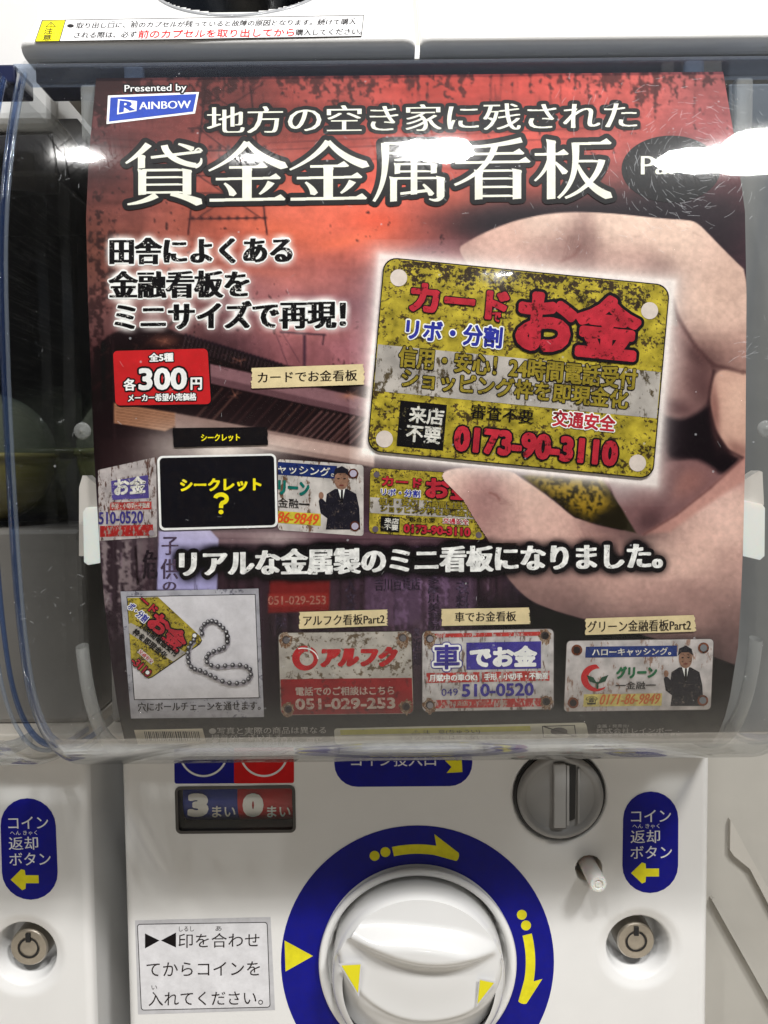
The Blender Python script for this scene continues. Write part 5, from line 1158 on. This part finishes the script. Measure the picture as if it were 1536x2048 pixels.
# the thick foot of the window, where it turns under
FOOT = clear_plastic('clear_foot', tint=(.80, .81, .82), haze=.3, body=.05, bodycol=(.8, .8, .8), f0=.38)
kf = int(np.argmin(np.abs(PQ[:, 0] + 1.13))); kg = int(np.argmin(np.abs(PQ[:, 0] + 1.388)))
qf = (PQ + PN * .03)[kf:kg:3]; G = np.array([[(x, y, z) for x in np.linspace(CX - CW + .08, CX + CW - .08, 40)] for z, y in qf]); grid_mesh('window_foot', G, FOOT, mach)
# hairline scratches and scuffs in the plastic, thickest where the light strikes it
rs_ = random.Random(11); sl_ = []
for cx_, cy_, n_, sp in ((1345, 385, 150, 75), (1420, 260, 110, 80), (1250, 250, 60, 110), (880, 320, 60, 90), (160, 320, 24, 40), (1120, 490, 20, 60), (800, 700, 60, 420), (100, 1200, 26, 60), (1510, 700, 24, 30)):
    for _ in range(n_):
        x = rs_.gauss(cx_, sp); y = rs_.gauss(cy_, sp * .6); a_ = math.atan2(y - 330, x - 1400) + math.pi / 2 + rs_.gauss(0, .35) if cx_ > 1200 else rs_.uniform(0, 3.14); l = rs_.uniform(4, 26 if cx_ > 1200 else 14)
        if not (30 < x < 1560 and 140 < y < 1480): continue
        bend = rs_.uniform(-.3, .3); P = np.array([(x + t_ * l * math.cos(a_ + bend * t_), y + t_ * l * math.sin(a_ + bend * t_)) for t_ in (-.5, -.2, .2, .5)]); sl_.append(strip_pts(P, rs_.uniform(.5, 1.1)))
SCR = bpy.data.materials.new('scratch'); SCR.use_nodes = True; t = SCR.node_tree; t.nodes.clear(); o_ = t.nodes.new('ShaderNodeOutputMaterial'); m_ = t.nodes.new('ShaderNodeMixShader'); tr = t.nodes.new('ShaderNodeBsdfTransparent'); df = t.nodes.new('ShaderNodeBsdfDiffuse'); df.inputs[0].default_value = (.85, .88, .92, 1)
m_.inputs[0].default_value = .2; t.links.new(tr.outputs[0], m_.inputs[1]); t.links.new(df.outputs[0], m_.inputs[2]); t.links.new(m_.outputs[0], o_.inputs[0])
V = []; Fc = []
for P in sl_:
    n = len(V); V += [tuple(p) for p in P]; Fc += [(n + i, n + i + 1, n + 6 - i, n + 7 - i) for i in range(3)]
V = np.array(V); mk('hairline_scratches', Sheet(.0475).map(V[:, 0], V[:, 1]), Fc, SCR, cover, kind='stuff')
# thick moulded edges that catch the light, with a blue cast
def tube_along(name, x, off, r0, mat, k0=0, k1=None, par=mach, asp=1.0, n=12, zshift=0):
    q = (PQ + PN * off)[k0:k1:4]; nn = PN[k0:k1:4]; rows = []
    for (z, y), (nz, ny) in zip(q, nn):
        rows.append([(x + r0 * asp * math.cos(a), y + ny * r0 * math.sin(a), z + nz * r0 * math.sin(a)) for a in np.linspace(0, 2 * math.pi, n, endpoint=False)])
    return grid_mesh(name, np.array(rows), mat, par, wrap=True)
for sg in (-1, 1):
    tube_along('cover_edge', CX + sg * (CW - .006), -.045, .016, BLUEEDGE, asp=.5)
    tube_along('cover_rib', CX + sg * (CW - .035), -.02, .010, CLEARB, asp=.8)
kk = int(np.argmin(np.abs(PQ[:, 0] + .72)))
for sg in (-1, 1):
    tube_along('guide_rib', CX + sg * 1.405, -.03, .035, CLEARM, k0=kk, asp=.7)
k_top = 0
box('cover_lip', (CX - CW + .02, 3.255, 1.672), (CX + CW - .02, 3.42, 1.690), CLEARB, mach, bevel=.004)
for x_, s_ in ((178, 0), (1500, 1)):
    p_ = Sheet(.0).map([x_], [160])[0]; box('hanger_tab', (p_[0] - .045, 3.30, 1.40), (p_[0] + .03, 3.36, 1.63), CLEARM, mach, bevel=.015)
for x_ in (268, 1390):
    p_ = Sheet(.0).map([x_], [135])[0]; box('latch_tab', (p_[0] - .04, 3.30, 1.62), (p_[0] + .04, 3.34, 1.70), CLEARB, mach, bevel=.012)
for x_, y_ in ((165, 862), (1531, 858)):
    p_ = Sheet(.03).map([x_], [y_])[0]; lathe('screw_dimple', [(.034, .0), (.030, .012), (.018, .006), (.010, .014), (.001, .016)], p_, (0, -1, 0), CLEARM, mach, n=28)
# ------------------------------------------------------------------ neighbour on the left is a copy of the machine and its parts
def copy_tree(o, par=None, dx=0.0):
    c = o.copy(); COL.objects.link(c); c.parent = par
    for ch in list(o.children):
        if ch.name != 'inner_liner': copy_tree(ch, c)
    return c
left = copy_tree(mach); left.location.x -= PITCHX
left['label'] = 'white capsule machine cut off at the left edge, only its return sticker and lock showing'
# ------------------------------------------------------------------ capsules in the hoppers
def capsule(c, r, col, label):
    rt = root('toy_capsule', label, 'capsule', loc=(c[0], c[1], c[2] - r), group='toy capsules in the hoppers')
    M_ = principled('capsule_%d' % int(col[0] * 1000 + col[1] * 100), col, .25, coat=.4, noise=.1)
    th_ = np.linspace(0.001, math.pi / 2 - .03, 14)
    lathe('upper_shell', [(r * math.sin(a), r * math.cos(a)) for a in th_], c, (0, 0, 1), clear_plastic('shell', tint=(.75, .8, .75), body=.25, bodycol=(.3, .33, .25)), rt, n=36)
    lathe('lower_shell', [(r * math.sin(a), -r * math.cos(a)) for a in th_] + [(r * 1.03, -.02), (r * 1.03, .02), (r * .97, .02)], c, (0, 0, 1), M_, rt, n=36)
capsule((-1.33, 4.36, .12), .38, (.09, .10, .04), 'dull green toy capsule low behind the window, left of the poster')
capsule((-2.2, 4.3, .1), .36, (.16, .14, .05), 'olive toy capsule inside the left machine at the picture edge')
# ------------------------------------------------------------------ machine above: lip with the caution label and the outlet bowl
upm = root('capsule_machine', 'white upper machine whose slanted lower lip carries the yellow and white caution label', 'vending machine', loc=(CX, 3.34, 1.80))
cL, sL = math.cos(LEAN), math.sin(LEAN)
def lip(x0, x1, name, hole=None, ytop=1.3, drop=0.0):
    ts = np.linspace(0, ytop, 90 if hole else 14)
    prof_ = [(3.50, 1.795), (3.40, 1.795), (3.365, 1.797), (3.345, 1.803), (3.335, 1.815)]; r = .05
    pts = [(y, z - drop) for y, z in prof_] + [(3.34 + t_ * sL, 1.83 + t_ * cL - drop) for t_ in ts]
    xs_ = np.linspace(x0 + r, x1 - r, 150 if hole else 20); xs_ = np.r_[x0, x0 + r * .08, x0 + r * .3, x0 + r * .6, xs_, x1 - r * .6, x1 - r * .3, x1 - r * .08, x1]
    G = []
    for (y, z) in pts:
        row = []
        for x in xs_:
            e_ = min(x - x0, x1 - x); k = (r - math.sqrt(max(0, r * r - (r - e_) ** 2))) if e_ < r else 0
            row.append((x, y + k * cL, z - k * sL * .3))
        G.append(row)
    G = np.array(G)
    fa = gridfaces(*G.shape[:2])
    if hole:
        cxh, th_, rx2, rt2 = hole
        V = G.reshape(-1, 3); tt = np.zeros(len(V)); tt[:] = -1
        tt = (V[:, 1] - 3.34) * sL + (V[:, 2] - 1.83) * cL
        ins = ((V[:, 0] - cxh) / rx2) ** 2 + ((tt - th_) / rt2) ** 2 < 1
        fa = fa[~ins[fa].all(1)]
    return mk(name, G.reshape(-1, 3), fa, WHITE, upm, smooth=True)
def liph(px, py): p = LIP.map([px], [py])[0]; return p[0], (p[1] - 3.34) * sL + (p[2] - 1.83) * cL
xa, _ = liph(28, 92); xb, _ = liph(832, 88); xc, _ = liph(842, 88)
hx, ht = liph(466, 27)
hw_ = abs(liph(640, 0)[0] - liph(300, 0)[0]) / 2 * 1.12
lip(xa, xb, 'outlet_lip', hole=(hx, ht + hw_ * .9, hw_, hw_ * .9)); lip(xc, xc + 1.75, 'side_lip')
# bowl behind the hole
bc_ = np.array([hx, 3.34 + (ht + hw_ * .9) * sL, 1.83 + (ht + hw_ * .9) * cL]); axn = np.array([0, -cL, sL])
lathe('outlet_rim', [(hw_ * .995, -.06), (hw_ * .985, .004), (hw_ * .96, .008), (hw_ * .95, -.06)], bc_ , axn, principled('rim_plastic', (.35, .36, .38), .2, coat=.5), upm, n=80)
lathe('outlet_bowl', [(hw_ * 1.0, -.03), (hw_ * .9, -.3), (hw_ * .6, -.5), (.001, -.6)], bc_, axn, principled('smoke_plastic', (.015, .018, .024), .12, coat=.6), upm, n=64)
mk('seam_strip', [(xb + .002, 3.36, 1.80), (xc - .002, 3.36, 1.80), (xc - .002, 3.36 + 1.3 * sL, 1.80 + 1.3 * cL), (xb + .002, 3.36 + 1.3 * sL, 1.80 + 1.3 * cL)], [(0, 1, 2, 3)], BEIGE, upm)
cl_ = decal('caution_label', LIP, [(84, 40), (728, 30), (723, 73), (69, 84)], 2, BLK, upm, label='white caution label with black and red Japanese writing')
decal('label_field', LIP, [(85.5, 41.5), (726.5, 31.5), (721.8, 71.5), (71, 82.5)], 3, ink((240, 240, 242)), cl_); decal('yellow_field', LIP, [(85.5, 41.5), (130, 40.8), (118, 81.6), (71, 82.5)], 4, ink((236, 226, 10)), cl_); decal('divider', LIP, [(130, 40.8), (131.5, 40.8), (119.5, 81.6), (118, 81.6)], 5, BLK, cl_)
polydecal('warning_triangle', LIP, [(102, 42.5), (112, 53.5), (91, 54)], 5, BLK, cl_); polydecal('warning_inner', LIP, [(102, 44.5), (109.5, 52.8), (93.5, 53.2)], 6, ink((236, 226, 10)), cl_); write('lettering', LIP, "!", bar(101, 46, 103, 52.5), 7, BLK, cl_, bold=.03)
write('lettering', LIP, "注", [(90, 56), (107, 55.6), (105, 67.5), (87, 68)], 5, BLK, cl_, bold=.015); write('lettering', LIP, "意", [(87, 69), (104, 68.6), (102, 80.5), (84, 81)], 5, BLK, cl_, bold=.015)
write('lettering', LIP, "取り出し口に、前のカプセルが残っていると故障の原因となります。続けて購入", [(154, 45.5), (714, 37), (711, 49), (151, 57)], 4, BLK, cl_, bold=.022)
polydecal('bullet', LIP, ellipse_pts(141, 51.5, 7, 3.6, 20), 4, BLK, cl_)
write('lettering', LIP, "される際は、必ず", [(150, 64), (274, 62), (272, 75), (147, 76.5)], 4, BLK, cl_, bold=.022)
write('lettering', LIP, "前のカプセルを取り出してから", [(278, 60), (590, 56), (588, 73), (275, 77)], 4, ink((216, 30, 30)), cl_, bold=.02)
write('lettering', LIP, "購入してください。", [(592, 58), (726, 56), (723, 69), (590, 71.5)], 4, BLK, cl_, bold=.022)
for s_, x_, y_, w2 in (("と", 160, 42.5, 7), ("だ", 190, 42, 8), ("ぐち", 216, 41.6, 14), ("まえ", 262, 41, 14), ("のこ", 374, 39.5, 14), ("こしょう", 468, 38, 26), ("げんいん", 512, 37.4, 34), ("つづ", 636, 35.6, 16), ("こうにゅう", 684, 35, 34)):
    write('lettering', LIP, s_, [(x_, y_), (x_ + w2, y_ - .2), (x_ + w2, y_ + 3.2), (x_, y_ + 3.4)], 4, BLK, cl_)
# body of the upper machines, behind and above, and the one further left
box('upper_body', (xa + .02, 5.0, 1.80), (xc + 1.73, 6.8, 4.2), WHITE, upm, bevel=.02)
box('underside', (xa + .02, 3.50, 1.80), (xc + 1.73, 5.0, 1.82), BEIGE, upm, bevel=.002)
up2 = root('capsule_machine', 'white upper vending machine at the left edge, set further back beside the caution label', 'vending machine', loc=(xa - .5, 3.9, 1.7))
box('lower_body', (xa - 1.6, 3.75, 1.66), (xa - .03, 6.8, 4.2), WHITE, up2, bevel=.06, seg=4)
box('base_trim', (xa - 1.6, 3.80, 1.45), (xa - .05, 6.8, 1.655), DARK, up2, bevel=.02)
# right-hand end unit: grey cabinet side with a slanting rib
rx0 = CX + WH + .06
endc = root('side_cabinet', 'grey beige cabinet panel at the lower right edge with a slanting raised rib', 'cabinet', loc=(rx0 + 1, 4.6, -4.2))
GB = principled('cabinet_plastic', (.42, .405, .37), .35, coat=.2, noise=.05)
box('cabinet_panel', (CX + WH - .03, 4.42, -4.2), (CX + WH + 2.4, 4.55, 1.7), GB, endc, bevel=.02)
RP = Plane((0, 4.40, 0), (0, -1, 0))
for pts, mt, dy in (([(1461, 1640), (1470, 1655), (1500, 1712), (1600, 1890), (1600, 1930), (1500, 1738), (1468, 1712), (1460, 1700)], principled('rib_plastic', (.46, .44, .40), .3, coat=.3), .012), ([(1424, 1800), (1428, 1796), (1600, 2105), (1600, 2114)], GB, .02)):
    P = np.array(pts, float); v1 = RP.map(P[:, 0], P[:, 1], dy); v2 = v1 + np.array([0, dy + .04, 0]); n_ = len(P)
    tri = [tuple(t_) for t_ in tessellate_polygon([[Vector((x, y, 0)) for x, y in P]])]
    mk('slanting_rib', np.vstack([v1, v2]), tri + [(i_, (i_ + 1) % n_, n_ + (i_ + 1) % n_, n_ + i_) for i_ in range(n_)], mt, endc)
# setting
mk('floor', [(-30, -30, -9), (30, -30, -9), (30, 12, -9), (-30, 12, -9)], [(0, 1, 2, 3)], principled('floor_tiles', (.74, .69, .61), .35, noise=.1), None, kind='structure')
mk('back_wall', [(-30, 7.6, -9), (30, 7.6, -9), (30, 7.6, 14), (-30, 7.6, 14)], [(0, 1, 2, 3)], principled('wall_paint', (.25, .23, .21), .6, noise=.1), None, kind='structure')
box('machine_plinth', (-8, 4.2, -9), (8, 7.4, -4.21), BEIGE, None, bevel=.02, kind='structure')
# ------------------------------------------------------------------ ceiling lamps: placed where their mirror images stand in the window
def lamp_at(px, py, dist, size, power, jx=0, col=(1, .985, .96)):
    sh = Sheet(.045); p = sh.map([px], [py])[0]; d = p / np.linalg.norm(p)
    k = int(np.argmin(np.abs(PQ[:, 0] + PN[:, 0] * .045 - p[2]))); n_ = np.array([0, PN[k, 1], PN[k, 0]])
    r = d - 2 * (d @ n_) * n_; pos = p + r * dist
    L = bpy.data.lights.new('ceiling_lamp', 'AREA'); L.shape = 'DISK'; L.size = size; L.energy = power; L.color = col
    o = bpy.data.objects.new('ceiling_lamp', L); COL.objects.link(o); o.location = pos
    o.rotation_euler = (Vector((CX, 3.2, -.3)) - Vector(pos)).to_track_quat('-Z', 'Y').to_euler(); return o
for px, py, dist, size, pw in ((862, 302, 17, 1.7, 1600), (1462, 320, 15, 2.3, 1450), (1550, 290, 15, 1.8, 600), (152, 312, 18, .8, 800), (500, 318, 24, .5, 650), (992, 556, 40, .5, 220)):
    l_ = lamp_at(px, py, dist, size, pw)
    print('LAMP', tuple(l_.location))
